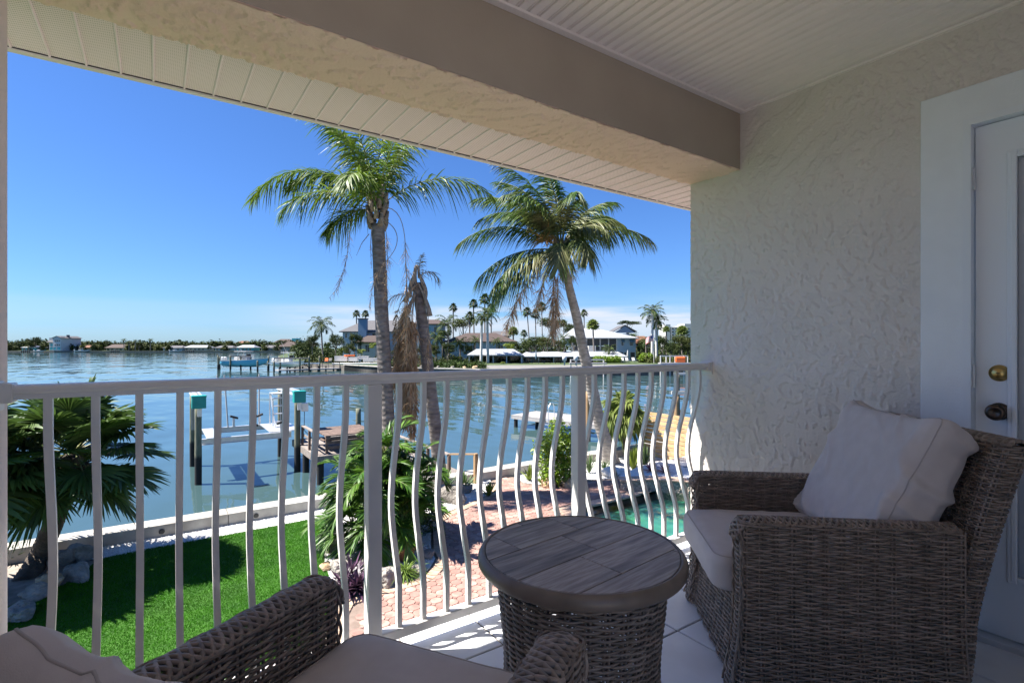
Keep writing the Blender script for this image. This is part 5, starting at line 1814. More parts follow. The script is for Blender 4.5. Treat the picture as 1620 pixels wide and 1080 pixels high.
def land(name, pts, zt, mats):
    P = [shore_pt(u, d) for u, d in pts]
    m = MB(); n = len(P)
    m.add([(p.x, p.y, WT - 1) for p in P] + [(p.x, p.y, zt) for p in P], [(i, (i + 1) % n, n + (i + 1) % n, n + i) for i in range(n)] + [tuple(range(n, 2 * n))])
    m.m[-1] = 1
    o = m.build(name, mats)
    return struct(o)


M_BULK = mk('dark_bulkhead', (.09, .08, .07), (.16, .145, .125), 2, .9)
M_LAWNF = mk('far_lawn', (.030, .055, .012), (.058, .08, .022), .3, .9)
SHORE = [(452, 132), (475, 124), (500, 118), (545, 107), (620, 94), (760, 86), (900, 88), (1000, 90), (1130, 95), (1300, 104)]
land('far_bank', SHORE + [(1300, 420), (470, 420), (440, 200)], GR, [M_BULK, M_LAWNF])
land('distant_bank', [(-250, 420), (-60, 402), (100, 398), (300, 402), (520, 408), (560, 412), (560, 620), (-250, 620)], GR - .2, [M_BULK, M_LAWNF])
land('bank_promenade', [(770, 88), (900, 90), (1000, 92), (1130, 97), (1130, 112), (1000, 108), (900, 106), (770, 104)], GR + .06, [M_BULK, mk('grey_promenade', (.13, .125, .115), (.19, .18, .165), 1.2, .9)])
cap_ = MB()
for a, b in zip(SHORE[3:], SHORE[4:]):
    p, q = shore_pt(*a), shore_pt(*b)
    cap_.beam((p.x, p.y, GR + .08), (q.x, q.y, GR + .08), .6, .18)
tag(cap_.build('far_seawall', M_CONC), 'pale seawall along the opposite bank under the houses', 'wall')
bl_ = MB()
for i in range(64):
    p = shore_pt(545.5 + i * 1.15, 106.7 - .2 * i, 0)
    bl_.box((p.x - .10, p.y - .10, WT - .5), (p.x + .10, p.y + .10, GR - .15))
o = bl_.build('bulkhead_piles', M_PILE); o['kind'] = 'stuff'


def px(d):                                    # metres per photo pixel at distance d
    return d / FPX


class House:
    """built in its own frame: x to the right of the view, y away, sizes from the photo at distance d"""
    def __init__(s, name, label, cat, u, d, turn=0.0, z=GR):
        s.u, s.d, s.z = u, d, z
        s.root = thing(name, label, cat, shore_pt(u, d, z), -YAW + radians(turn))
        s.k = px(d)

    def x(s, u): return (u - s.u) * s.k
    def h(s, v): return EYE + (HZ - v) * s.k - s.z

    def box(s, name, mat, u0, u1, v0, v1, y0, y1, parent=None):
        z0 = 0 if v1 is None else s.h(v1)
        return MB().box((s.x(u0), y0, z0), (s.x(u1), y1, s.h(v0))).build(name, mat, parent or s.root, world=False)

    def window(s, u0, u1, v0, v1, y, mat=None, n=1, frame=None, shut=None):
        x0, x1, z0, z1 = s.x(u0), s.x(u1), s.h(v1), s.h(v0)
        t = .09
        m = MB()
        m.box((x0 - t, y - .06, z0 - t), (x0, y - .004, z1 + t)); m.box((x1, y - .06, z0 - t), (x1 + t, y - .004, z1 + t))
        m.box((x0, y - .06, z0 - t), (x1, y - .004, z0)); m.box((x0, y - .06, z1), (x1, y - .004, z1 + t))
        for i in range(1, n):
            xx = x0 + (x1 - x0) * i / n
            m.box((xx - .04, y - .055, z0), (xx + .04, y - .02, z1))
        f = m.build('window', frame or M_WHITE, s.root, world=False)
        MB().box((x0, y - .03, z0), (x1, y - .003, z1)).build('pane', mat or M_GLASSD, f, world=False)
        if shut:                              # propped board awning
            MB().add([(x0 - .1, y - .07, z1 + .12), (x1 + .25, y - .07, z1 + .12), (x1 + .25, y - .62, z1 - (z1 - z0) * .40), (x0 - .1, y - .62, z1 - (z1 - z0) * .40),
                      (x0 - .1, y - .03, z1 + .12), (x1 + .25, y - .03, z1 + .12), (x1 + .25, y - .58, z1 - (z1 - z0) * .40 - .04), (x0 - .1, y - .58, z1 - (z1 - z0) * .40 - .04)],
                     [(0, 1, 2, 3), (7, 6, 5, 4), (0, 4, 5, 1), (1, 5, 6, 2), (2, 6, 7, 3), (3, 7, 4, 0)]).build('shutter', shut, f, world=False)
        return f

    def hip(s, mat, u0, u1, ve, vr, y0, y1, ru0=None, ru1=None, name='roof', ov=.5, parent=None, seams=False):
        x0, x1 = s.x(u0), s.x(u1)
        ze, zr = s.h(ve), s.h(vr)
        ym = (y0 + y1) / 2
        a, b = s.x(ru0) if ru0 is not None else x0 + (y1 - y0) / 2, s.x(ru1) if ru1 is not None else x1 - (y1 - y0) / 2
        if a > b: a = b = (a + b) / 2
        m = MB()
        m.add([(x0, y0, ze), (x1, y0, ze), (x1, y1, ze), (x0, y1, ze), (a, ym, zr), (b + .01, ym, zr), (x0, y0, ze - .22), (x1, y0, ze - .22), (x1, y1, ze - .22), (x0, y1, ze - .22)],
              [(0, 1, 5, 4), (1, 2, 5), (2, 3, 4, 5), (3, 0, 4), (6, 7, 1, 0), (7, 8, 2, 1), (8, 9, 3, 2), (9, 6, 0, 3), (9, 8, 7, 6)])
        if seams:                             # standing seams
            nx = int((x1 - x0) / .9)
            for i in range(1, nx):
                xx = x0 + (x1 - x0) * i / nx
                f = 1.0
                if xx < a: f = (xx - x0) / max(a - x0, .1)
                elif xx > b: f = (x1 - xx) / max(x1 - b, .1)
                m.beam((xx, y0, ze + .02), (xx, y0 + (ym - y0) * f, ze + (zr - ze) * f + .02), .05, .06)
        return m.build(name, mat, parent or s.root, world=False)

    def gable(s, mat, wall, u0, u1, ve, vr, y0, y1):
        x0, x1, ze, zr = s.x(u0), s.x(u1), s.h(ve), s.h(vr)
        xm = (x0 + x1) / 2
        m = MB(); t = .25
        m.add([(x0, y0, ze), (xm, y0, zr), (x1, y0, ze), (x1, y1, ze), (xm, y1, zr), (x0, y1, ze), (x0, y0, ze - t), (xm, y0, zr - t), (x1, y0, ze - t), (x1, y1, ze - t), (xm, y1, zr - t), (x0, y1, ze - t)],
              [(0, 1, 4, 5), (1, 2, 3, 4), (0, 6, 7, 1), (1, 7, 8, 2), (6, 11, 10, 7), (7, 10, 9, 8), (5, 4, 10, 11), (4, 3, 9, 10), (0, 5, 11, 6), (2, 8, 9, 3)])
        m.build('roof', mat, s.root, world=False)
        MB().add([(x0 + .5, y0 + .4, ze - .5), (x1 - .5, y0 + .4, ze - .5), (xm, y0 + .4, zr - .3)], [(0, 1, 2)]).build('gable_wall', wall, s.root, world=False)


# grey-roofed blue house with the big chimney
h = House('house', 'blue house with a grey hip roof and tall blue chimney', 'house', 590, 142)
h.box('wall', M_BLUEW, 541, 662, 525, None, .6, 12)
h.hip(M_ROOFG, 536, 668, 524, 505, 0, 13, 566, 640)
c = h.box('chimney', M_BLUED, 568, 581, 505, None, -.9, .58)
h.box('chimney_cap', M_ROOFB, 567, 582, 503.6, 505, -1.05, .7, c)
for a, b in ((545, 548), (553, 556), (588, 594), (602, 608), (630, 637)):
    h.window(a, b, 527, 534, .6)
h.box('wing_wall', M_WHITE, 575, 602, 541, None, -6, -1.2)
h.hip(M_ROOFB, 572, 606, 541, 531, -6.8, -.95, 588, 604, 'wing_roof')
h.window(577, 582, 544, 554, -6, n=2)
h.window(588, 594, 546, 556, -6, n=2)
h = House('house', 'pale two-storey wing with a brown roof behind the dead palm', 'house', 680, 138)
h.box('wall', M_BLUEW, 652, 698, 513, None, .5, 9)
h.hip(M_ROOFB, 648, 703, 512, 504, 0, 9.5, 664, 690)
h.window(660, 666, 517, 526, .5, M_TEALW); h.window(674, 681, 517, 528, .5, M_TEALW); h.window(686, 692, 517, 526, .5)
h.window(662, 670, 545, 558, .5); h.window(680, 690, 545, 558, .5)

h = House('house', 'pale blue house with a wide brown hip roof behind the royal palms', 'house', 770, 140)
h.box('wall', M_BLUEW, 706, 815, 541, None, .6, 13)
h.hip(M_ROOFB, 700, 819, 540, 525.5, 0, 14, 735, 783)
for a, b in ((712, 719), (726, 734), (744, 752), (788, 796), (802, 809)):
    h.window(a, b, 546, 556, .6, n=2)
h = House('house', 'grey-green roofed house just showing over the brown hip roof', 'house', 795, 185)
h.box('wall', M_CREAM, 778, 806, 531, None, .6, 10)
h.hip(M_ROOFG, 774, 809, 531, 523, 0, 11, 779, 804)

# white lanai house and the long white roof
h = House('house', 'low white open lanai with a white metal roof by the water', 'house', 785, 119)
h.box('back_wall', M_CREAM, 746, 826, 560, None, 6, 6.3)
h.hip(M_ROOFW, 739, 828, 561, 552, -1, 8, 752, 812, seams=True)
for uu in (742.5, 780.5, 801.5, 825):
    h.box('post', M_WHITE, uu - .9, uu + .9, 560, None, -.6, -.35)
for a, b in ((750, 760), (764, 776), (786, 799), (806, 822)):
    h.window(a, b, 563, 578, 6, n=2)
h.box('grill_counter', M_DARK, 792, 806, 571, None, 1, 2)
h = House('house', 'long low house with a white flat roof behind the dock furniture', 'house', 880, 121)
h.box('wall', M_BLUEW, 830, 985, 563, None, 4, 11)
h.hip(M_ROOFW, 823, 992, 563.5, 556.5, -.5, 12, 834, 985, seams=True)
for a, b in ((834, 840), (846, 858), (864, 872), (878, 890), (897, 906), (915, 925), (940, 950), (962, 972)):
    h.window(a, b, 567, 576, 4, n=2)
for uu in (827, 852, 876, 894, 921, 946, 970):
    h.box('post', M_WHITE, uu - .7, uu + .7, 563, None, 0, .2)

# white two-storey house at the right
h = House('house', 'white two-storey house with a white metal roof and blue shutters', 'house', 955, 134)
h.box('wall', M_BLUEW, 977, 1006.5, 534, None, .5, 14)
h.box('porch_wall', M_BLUEW, 905, 977, 534, 546.5, 3.2, 14)
h.box('lower_wall', M_WHITE, 905, 977, 557, None, 3.2, 13.9)
h.box('mid_band', M_BLUEW, 905, 977, 554.5, 557, 2.6, 13.8)
h.hip(M_ROOFW, 893, 1010, 534.2, 517.5, -.6, 15, 912, 949, seams=True)
for uu in (906, 928.5, 950, 963.5, 976.3):
    h.box('porch_post', M_WHITE, uu - .8, uu + .8, 534.2, None, .52, .75)
for a, b in ((907.5, 927), (930, 949), (951.5, 962.5), (965, 975)):
    sc_ = h.box('screen', M_SCREEN, a, b, 536.5, 546, .6, .66)
    h.box('screen', M_SCREEN, a, b, 547.5, 554, .6, .66)
h.box('floor_beam', M_WHITE, 905, 977, 554, 556, .5, 3.15)
for a, b in ((984, 987), (997, 1002)):
    h.window(a, b, 537, 546.5, .5, shut=M_SHUT)
for a, b in ((979, 986), (988.5, 991), (998, 1005)):
    h.window(a, b, 557, 569, .5, M_DARK)
h.box('stair_wall', M_WHITE, 929, 940, 547, None, -2.5, .4)

h = House('house', 'pale green gabled house behind the white one', 'house', 990, 178)
h.box('wall', M_BLUEW, 973, 1004, 528, None, .5, 12)
h.gable(M_ROOFG, M_BLUEW, 970, 1008, 524, 513.5, 0, 12.5)
h = House('house', 'pink house half hidden behind the flag', 'house', 1012, 165)
h.box('wall', M_PINKW, 1005, 1030, 543, None, .4, 9)
h.hip(M_ROOFR, 1003, 1033, 543, 531, 0, 10, 1010, 1026)
h.window(1008, 1013, 547, 553, .4)
h = House('condominium', 'white condominium block far behind the trees at the right', 'building', 1075, 330)
for a, b, v0 in ((1053, 1061, 513), (1062, 1073, 517), (1074, 1082, 515.5), (1083, 1094, 512), (1095, 1120, 516)):
    h.box('tower', M_WHITE, a, b - .3, v0, None, .5 * (a % 3), 14)
for i in range(4):
    for a, b in ((1063, 1066), (1068, 1071), (1076, 1080), (1086, 1091), (1098, 1103), (1107, 1112)):
        h.window(a, b, 518.5 + i * 5, 521 + i * 5, -.01)

# three-storey house and bungalows on the distant left bank
h = House('house', 'tall white three-storey house with teal windows on the distant shore', 'house', 88, 400, 0, GR - .2)
h.box('wall', M_WHITE, 76, 101, 534, None, 1, 16)
h.box('tower_wall', M_WHITE, 88, 101, 533, None, -2.5, .98)
h.gable(M_ROOFG, M_WHITE, 87, 103, 534.5, 531.2, -3.2, 16)
h.hip(M_ROOFG, 74, 90, 541, 532, -.5, 8, 82, 88, 'side_roof')
h.box('chimney', M_ROOFG, 98, 100, 529.5, 534, 4, 6)
for v in (538, 544.5):
    for a, b in ((91, 93), (94, 96.5), (97.4, 99.4)): h.window(a, b, v, v + 2.2, -2.5)
for a, b in ((78, 82), (83.5, 87)): h.window(a, b, 543.5, 547.5, 1, M_TEALW)
for a, b in ((77, 86), (89, 93), (95, 100)): h.window(a, b, 549, 553, -2.5 if a > 88 else 1, M_TEALW)
for i, (u0, u1, ve, vr, rm, wm, lab) in enumerate((
        (32, 56, 549.5, 546.8, M_ROOFW, M_TEALW, 'low teal bungalow with a white roof left of the three-storey house'),
        (117, 142, 549.5, 546, M_ROOFR, M_CREAM, 'rust-roofed bungalow right of the three-storey house'),
        (165, 198, 550, 544.5, M_ROOFB, M_CREAM, 'brown hip-roofed house in the middle of the distant shore'),
        (256, 288, 550, 546.5, M_ROOFG, M_BLUEW, 'grey-roofed bungalow at the left of the pale row on the distant shore'),
        (290, 328, 549.5, 545.8, M_ROOFW, M_CREAM, 'long cream bungalow with a pale roof on the distant shore'),
        (338, 368, 550, 546.5, M_ROOFG, M_BLUEW, 'bluish bungalow with a grey roof on the distant shore'),
        (373, 402, 549.5, 545.5, M_ROOFW, M_TEALW, 'white-roofed turquoise bungalow above the blue boat'),
        (411, 437, 550, 546, M_ROOFG, M_CREAM, 'grey-roofed bungalow above the white boat'),
        (440, 468, 548, 540, M_ROOFB, M_CREAM, 'taller brown-roofed house at the right end of the distant shore'))):
    h = House('bungalow', lab, 'house', (u0 + u1) / 2, 408 + 3 * (i % 3), 0, GR - .2)
    h.box('wall', wm, u0 + 1, u1 - 1, ve, None, 1, 10)
    h.hip(rm, u0, u1, ve, vr, 0, 11, u0 + 5, u1 - 5)
    nwin = max(3, int((u1 - u0) / 7))
    for k in range(nwin):
        a = u0 + 3 + (u1 - u0 - 6) * k / nwin
        h.window(a, a + 3.2, ve + 1.4, ve + 4.2, 1, n=2)
for (u0, u1, ve, vr, rm, lab) in ((433, 459, 541, 536, M_ROOFB, 'large brown-roofed building behind the trees of the distant shore'), (370, 392, 543, 539, M_ROOFR, 'rust-brown roof among the trees of the distant shore')):
    h = House('house', lab, 'house', (u0 + u1) / 2, 450, 0, GR - .2)
    h.box('wall', M_CREAM, u0 + 1, u1 - 1, ve, None, 1, 12); h.hip(rm, u0, u1, ve, vr, 0, 13, u0 + 6, u1 - 6)
    h.window(u0 + 4, u0 + 8, ve + 1.5, ve + 4, 1); h.window(u1 - 9, u1 - 5, ve + 1.5, ve + 4, 1)
h = House('tower_block', 'pale green apartment block far off over the distant trees', 'building', 462, 800, 0, GR)
h.box('wall', M_BLUEW, 450, 461, 537.5, None, 0, 20); h.box('wall', M_TEALW, 461.2, 468, 535, None, 1, 18); h.box('wall', M_BLUEW, 468.2, 474, 538, None, 0, 20)

# ------------------------------------------------------------------ far palms and trees
def washingtonia(seed):
    rng = np.random.default_rng(seed)
    bl_, mb = [], MB()
    for i in range(24):
        f = i / 23
        e_ = radians(85 - 125 * f ** .9); a = i * 2.4
        dv_ = np.array([cos(a) * cos(e_), sin(a) * cos(e_), sin(e_)])
        bl_ += fan_blocks((0, 0, 0), dv_, .95 * rng.uniform(.8, 1.15), .75, 11, 115, .25 + .6 * f, rng=rng, mb=mb)
    return strips_mesh('crown', bl_, [M_LEAF_T3, M_DEAD], mb)


def feather(seed, n=16, L=3.2, ll=.7, el=(82, -15), droop=95, mat=None, rr=.03):
    rng = np.random.default_rng(seed)
    bl_, mb = [], MB()
    for i in range(n):
        f = i / (n - 1)
        bl_ += frond_blocks((0, 0, 0), i * 137.5 + rng.normal(0, 8), el[0] + (el[1] - el[0]) * f, L * rng.uniform(.85, 1.1), droop * rng.uniform(.8, 1.15), ll=ll, lw=.09, n=24, hang=.5, vee=-5, plume=15, t0=.15, rng=rng, mb=mb, rr=rr, k=3)
    return strips_mesh('crown', bl_, [mat or M_LEAF_T3, M_RACH], mb)


def sabal(seed):
    rng = np.random.default_rng(seed)
    bl_, mb = [], MB()
    for i in range(40):
        e_ = radians(88 - 125 * (i / 39)); a = i * 2.4
        dv_ = np.array([cos(a) * cos(e_), sin(a) * cos(e_), sin(e_)])
        bl_ += fan_blocks((0, 0, 0), dv_, .75, .7, 12, 140, .3, rng=rng, mb=mb)
    return strips_mesh('crown', bl_, [M_LEAF_L, M_RACH], mb)


CROWN = {'w': washingtonia(1), 'w2': washingtonia(2), 'c': feather(3), 'c2': feather(4, 18, 3.0, .75), 'r': feather(5, 15, 2.6, .6, (80, -8), 80), 's': sabal(6)}
WORDS = {'w': 'fan palm', 'w2': 'fan palm', 'c': 'coconut palm', 'c2': 'coconut palm', 'r': 'royal palm', 's': 'cabbage palm'}
RAD = {'w': 1.65, 'w2': 1.65, 'c': 3.0, 'c2': 2.9, 'r': 2.5, 's': 1.45}


def far_palm(kind, u, v, d, rpx, label, lean=0.0, r=.16, name=None, shaft=False):
    base = shore_pt(u + lean, d)
    top = D(u, v, d)
    t = thing(name or WORDS[kind].replace(' ', '_'), label, 'palm tree', base)
    m = MB()
    Q = smooth_path([base - Vector((0, 0, .2)), (base + top) / 2 + Vector((RT.x, RT.y, 0)) * (-lean * .15 * px(d)), top], 14)
    m.tube(Q, np.linspace(r * 1.25, r, 14), 8, 0, (1, .2, 0))
    m.build('trunk', M_ROYAL if shaft else M_TRUNK, t, True)
    s = rpx * px(d) / RAD[kind]
    o = put('crown', CROWN[kind], t)
    o.matrix_parent_inverse = t.matrix_basis.inverted()
    o.location = top
    o.scale = (s, s, s)
    o.rotation_euler = (0, 0, R.uniform(0, 6.28))
    if shaft:
        m = MB(); m.tube([top - Vector((0, 0, 1.5)), top], [r * 1.0, r * .7], 8)
        m.build('crownshaft', M_RACH, t, True)
    return t


M_ROYAL = mk('royal_palm_trunk', (.42, .41, .40), (.54, .53, .52), 2, .85)
for a in (
        ('c', 508, 514, 121, 25, 'coconut palm standing alone on the tip of the opposite bank', 4, .17),
        ('w', 564, 496, 190, 7, 'left fan palm of the pair behind the blue chimney', 0, .2),
        ('w2', 578, 496, 190, 7, 'right fan palm of the pair behind the blue chimney', 0, .2),
        ('w', 717, 486, 175, 8, 'single fan palm above the tall young coconut palm', 0, .2),
        ('w2', 749, 480, 172, 9, 'left tall fan palm above the royal palms', 2, .2),
        ('w', 767, 473, 168, 11, 'tallest fan palm above the royal palms', 0, .2),
        ('w2', 777, 487, 178, 9, 'fan palm peeking right of the tallest one', 0, .2),
        ('w', 743, 500, 160, 9, 'shorter fan palm left of the royal palm crowns', 0, .2),
        ('w', 834, 493, 168, 9, 'left slim fan palm against the clouds in a row of three', 7, .15),
        ('w2', 847, 497, 170, 9, 'middle slim fan palm against the clouds in a row of three', 2, .15),
        ('w', 857, 485, 172, 9, 'right and tallest slim fan palm against the clouds', 2, .14),
        ('w2', 892, 511, 200, 7, 'distant fan palm just left of the leaning coconut trunk', 0, .2),
        ('w', 924, 495, 165, 7, 'fan palm standing over the white metal roof', 1, .16),
        ('w2', 829, 527, 180, 7, 'small fan palm over the hedge line right of the round palm', 0, .2),
        ('c', 709, 512, 126, 26, 'tall young coconut palm right of the dead palm', 2, .16),
        ('c2', 690, 535, 120, 18, 'short coconut palm right beside the dead palm trunk', 1, .16),
        ('c2', 728, 542, 128, 16, 'short coconut palm under the brown hip roof', 0, .14),
        ('c', 752, 538, 127, 14, 'small coconut palm left of the white lanai roof', 0, .14),
        ('c', 786, 540, 130, 12, 'small coconut palm right of the royal palm trunks', 0, .14),
        ('c2', 832, 543, 128, 14, 'bushy coconut palm behind the right end of the lanai', 0, .14),
        ('c', 866, 540, 132, 14, 'bushy coconut palm behind the long white roof', 0, .14),
        ('c2', 893, 535, 135, 13, 'bushy coconut palm left of the leaning trunk', 0, .14),
        ('c', 964, 553, 124, 15, 'low coconut palm in front of the screened porch', 0, .15),
        ('c2', 1002, 532, 150, 10, 'yellowish coconut palm at the corner of the white house', 0, .15),
        ('s', 812, 524, 150, 10, 'round-crowned cabbage palm over the brown roof end', 0, .2),
        ('s', 938, 514, 128, 12, 'cabbage palm standing before the white metal roof', 3, .18),
        ('s', 1079, 523, 150, 11, 'cabbage palm before the white condominium block', 0, .2),
        ('s', 1054, 521, 160, 7, 'small cabbage palm left of the condominium', 1, .2),
        ('w', 1040, 516, 150, 9, 'fan palm behind the royal palm with the flag', 0, .2),
        ('c', 1022, 540, 132, 14, 'small coconut palm beside the flagpole', 0, .15)):
    far_palm(*a)
for a in (('r', 762, 505, 117, 20, 'left royal palm of two with smooth white trunks by the lanai', -1, .26),
          ('r', 771, 497, 117.5, 22, 'right royal palm of two with smooth white trunks by the lanai', 1, .26),
          ('r', 1032, 494, 127, 24, 'tall royal palm behind the flag', 0, .30),
          ('r', 1038, 508, 129, 20, 'second royal palm close behind the tall one', 1, .28)):
    far_palm(*a, shaft=True)


def tree_mesh(seed, n, size, mat, lobes=9):
    rng = np.random.default_rng(seed)
    L = []
    for i in range(lobes):
        a = i * 2.4; r = rng.uniform(.25, .7)
        L.append(((cos(a) * r, sin(a) * r, rng.uniform(-.25, .55)), (rng.uniform(.28, .5),) * 2 + (rng.uniform(.22, .38),)))
    o = leaf_cloud('crown', L, n, size, mat, None, .75, .35, rng)
    me = o.data
    bpy.data.objects.remove(o)
    return me


TREE = [tree_mesh(10 + i, 2600, .085, (M_LEAF_T, M_LEAF_T, M_LEAF_T2, M_LEAF_Y)[i]) for i in range(4)]
TREE[3] = tree_mesh(14, 2600, .085, M_LEAF_T2, 12)
MT_BUSH = tree_mesh(15, 2400, .10, M_LEAF_Y, 10)


def far_tree(label, u, v, d, w, hpx, k, cat='tree', name='tree', trunk=True, z=GR):
    """crown centre at the pixel, w half width and hpx half height in photo pixels"""
    base = shore_pt(u, d, z)
    t = thing(name, label, cat, base)
    c = D(u, v, d)
    o = put('crown', MT_BUSH if k == 'y' else TREE[k], t)
    o.matrix_parent_inverse = t.matrix_basis.inverted()
    o.location = c
    s = px(d)
    o.scale = (w * s, w * s, hpx * s)
    o.rotation_euler = (0, 0, R.uniform(0, 6.28))
    if trunk:
        m = MB()
        rr = max(.12, w * s * .05)
        m.tube([base, base + (c - base) * .5, c], [rr * 1.3, rr, rr * .5], 7)
        for q in range(4):
            a = q * 1.7 + u
            m.tube([base + (c - base) * .6, c + Vector((cos(a), sin(a), .3)) * (w * s * .5)], [rr * .6, rr * .15], 5)
        m.build('trunk', M_BARK, t, True)
    return t


for a in (
        ('wide grey-green oak behind the royal palms', 733, 511, 165, 22, 15, 3),
        ('dark round tree between the dead palm and the coconut palm', 700, 532, 134, 13, 14, 0),
        ('grey-green oak behind the three slim fan palms', 873, 512, 185, 26, 14, 3),
        ('dark leafy tree at the left end of the opposite bank', 494, 542, 126, 14, 17, 0),
        ('dark tree left of the blue house', 531, 540, 128, 15, 17, 1),
        ('dark tree under the blue chimney', 561, 540, 130, 14, 17, 0),
        ('broad tree left of the leaning coconut trunk', 905, 522, 160, 20, 14, 1),
        ('dark tree behind the long white roof', 846, 541, 135, 20, 13, 1),
        ('dark tree behind the lanai at its right', 815, 548, 130, 14, 11, 0),
        ('olive tree at the right edge by the condominium', 1075, 546, 135, 22, 20, 2),
        ('dark tree behind the flagpole', 1048, 545, 138, 14, 20, 0),
        ('flat-topped oak over the gabled house', 993, 511, 230, 22, 6, 1),
        ('dense dark tree left of the lanai', 742, 556, 126, 11, 14, 0),
        ('dark tree behind the short coconut palm by the dead palm', 672, 552, 128, 14, 16, 1),
        ('dark tree right of the queen palm trunk', 640, 552, 130, 16, 16, 0)):
    far_tree(*a)
for a in (
        ('bright yellow-green bush at the left end of the bank', 518, 549, 121, 7, 9, 'y'),
        ('yellow-green bush below the dark tree on the left bank', 545, 556, 120, 12, 8, 'y'),
        ('yellow-green bush in front of the white wing', 571, 557, 120, 9, 6, 'y'),
        ('small palm-like yellow shrub beside the queen palm trunk', 590, 548, 117, 7, 7, 'y'),
        ('bright bush left of the royal palm trunks', 722, 568, 118, 7, 5, 'y'),
        ('bright bush in front of the lanai posts', 795, 575, 114, 6, 3.5, 'y'),
        ('bright bush behind the lanai roof', 805, 549, 127, 12, 7, 'y'),
        ('low green bush at the foot of the dead palm on the far bank', 682, 572, 116, 7, 5, 0),
        ('low dark bush before the blue house wing', 700, 572, 116, 9, 5, 1)):
    far_tree(*a, cat='bush', name='bush', trunk=False)


def box_hedge(label, u0, u1, v0, d):
    a, b = shore_pt(u0, d), shore_pt(u1, d)
    t = thing('hedge', label, 'hedge', (a + b) / 2)
    w = (b - a).length; hh = EYE + (HZ - v0) * px(d) - GR
    n = max(2, int(w / 1.3))
    lob = [(tuple(a + (b - a) * ((i + .5) / n) + Vector((0, 0, hh * .5))), (w / n * .75, 1.1, hh * .52)) for i in range(n)]
    leaf_cloud('foliage', lob, 2600, .28, M_LEAF_H, t, .6, .7)
    return t


for a in (
        ('dense leafy tree in front of the blue house left of its wing', 553, 551, 119, 13, 12, 1),
        ('dark rounded tree between the queen palm and the dead palm on the far bank', 632, 556, 113, 14, 14, 1),
        ('dark leafy tree at the left corner of the brown-roofed house', 708, 553, 117, 13, 15, 0),
        ('olive leafy tree between the dead palm and the brown-roofed house', 689, 556, 113, 11, 13, 2),
        ('green tree over the left end of the long white roof', 838, 546, 127, 15, 10, 1),
        ('green tree over the middle of the long white roof', 860, 543, 128, 15, 12, 2),
        ('green tree over the long white roof beside the leaning trunk', 884, 546, 127, 14, 11, 0),
        ('green tree hiding the left end of the white metal roof', 908, 541, 128, 13, 15, 1),
        ('dark tree right of the white house', 1018, 548, 134, 12, 16, 0),
        ('dark bushy tree at the right end by the boat lift', 1062, 553, 125, 15, 16, 1),
        ('olive tree closing the right end of the bank', 1088, 549, 128, 14, 18, 2),
        ('dark tree behind the terrace of the blue house', 608, 556, 118, 12, 12, 0)):
    far_tree(*a)
box_hedge('long clipped bright hedge in front of the low palm', 940, 981, 562.5, 119)
box_hedge('clipped bright hedge left of the flagpole', 1013, 1032, 558.5, 121)

# woods that read as one mass
def woods(name, label_pts, n, size, mat):
    o = leaf_cloud(name, label_pts, n, size, mat, None, .8, .3)
    o['kind'] = 'stuff'
    return o


lob = []
for u in np.arange(-40, 500, 4.0):
    big = 5 if 28 < u < 75 else (3 * abs(sin(u * .05)) + 1.5 * abs(sin(u * .23)))
    d = 425 + 30 * R.random()
    top = 542.5 - big * .9 - R.random() * 1.5
    c = D(u, (top + 556) / 2, d)
    lob.append(((c.x, c.y, c.z), (4.2, 4.2, abs(556 - top) * px(d) / 2)))
woods('distant_woods', lob, 34000, 1.5, M_LEAF_T)
lob = []
for u in np.arange(-40, 500, 9.0):
    d = 405 + 8 * R.random()
    if any(a - 2 < u < b + 2 for a, b in ((30, 58), (74, 103), (115, 144), (163, 200), (254, 330), (336, 404), (409, 470))) and R.random() < .75: continue
    c = D(u, 549.5 + R.random() * 2, d)
    lob.append(((c.x, c.y, c.z), (2.6, 2.6, 3.0 + R.random())))
woods('distant_woods', lob, 6000, 1.2, M_LEAF_T2)
for (u, v, d, w, hh, k, lab) in ((55, 541, 412, 13, 12, 1, 'broad tree left of the three-storey house on the distant shore'), (128, 545, 430, 12, 8, 3, 'grey tree behind the rust-roofed bungalow'), (220, 547, 408, 9, 8, 0, 'dark tree between the brown and the grey-roofed bungalow'),
                               (148, 550, 402, 4, 7, 0, 'small dark tree between the rust-roofed bungalow and the brown house'), (446, 543, 420, 9, 7, 0, 'dark tree left of the tall brown-roofed house'), (331, 550, 405, 4, 6, 1, 'small tree between the cream and the bluish bungalow'), (364, 545, 430, 8, 8, 2, 'light green tree behind the white-roofed turquoise bungalow')):
    far_tree(lab, u, v, d, w, hh, k, z=GR - .2)
for i, (u, v, rp) in enumerate(((196, 538, 5), (214, 539, 4), (238, 538, 5), (204, 541, 4))):
    far_palm('c', u, v, 404, rp, ['palm over the brown hip-roofed house on the distant shore', 'second palm right of the brown hip-roofed house', 'palm farthest right in the distant palm row', 'low palm between the two over the brown house'][i], 0, .25, 'distant_palm')
lob = []
for u in np.arange(470, 1130, 4.5):
    d = 150 + 40 * R.random()
    top = 545 - 10 * abs(sin(u * .031)) - 6 * R.random()
    if 900 < u < 1012: top = max(top, 541)
    if 530 < u < 700: top = 549
    c = D(u, (top + 578) / 2, d)
    lob.append(((c.x, c.y, c.z), (2.4, 2.4, abs(578 - top) * px(d) / 2)))
woods('bank_undergrowth', lob, 26000, .62, M_LEAF_T)
lob = []
for u in np.arange(480, 1130, 3.6):
    d = 116 + 9 * R.random()
    if 590 < u < 620 or 738 < u < 1010: d = 124 + 5 * R.random()
    if 930 < u < 1010: continue
    c = D(u, 573 - R.random() * 6, d)
    lob.append(((c.x, c.y, c.z), (.9, .9, .7 + R.random() * .9)))
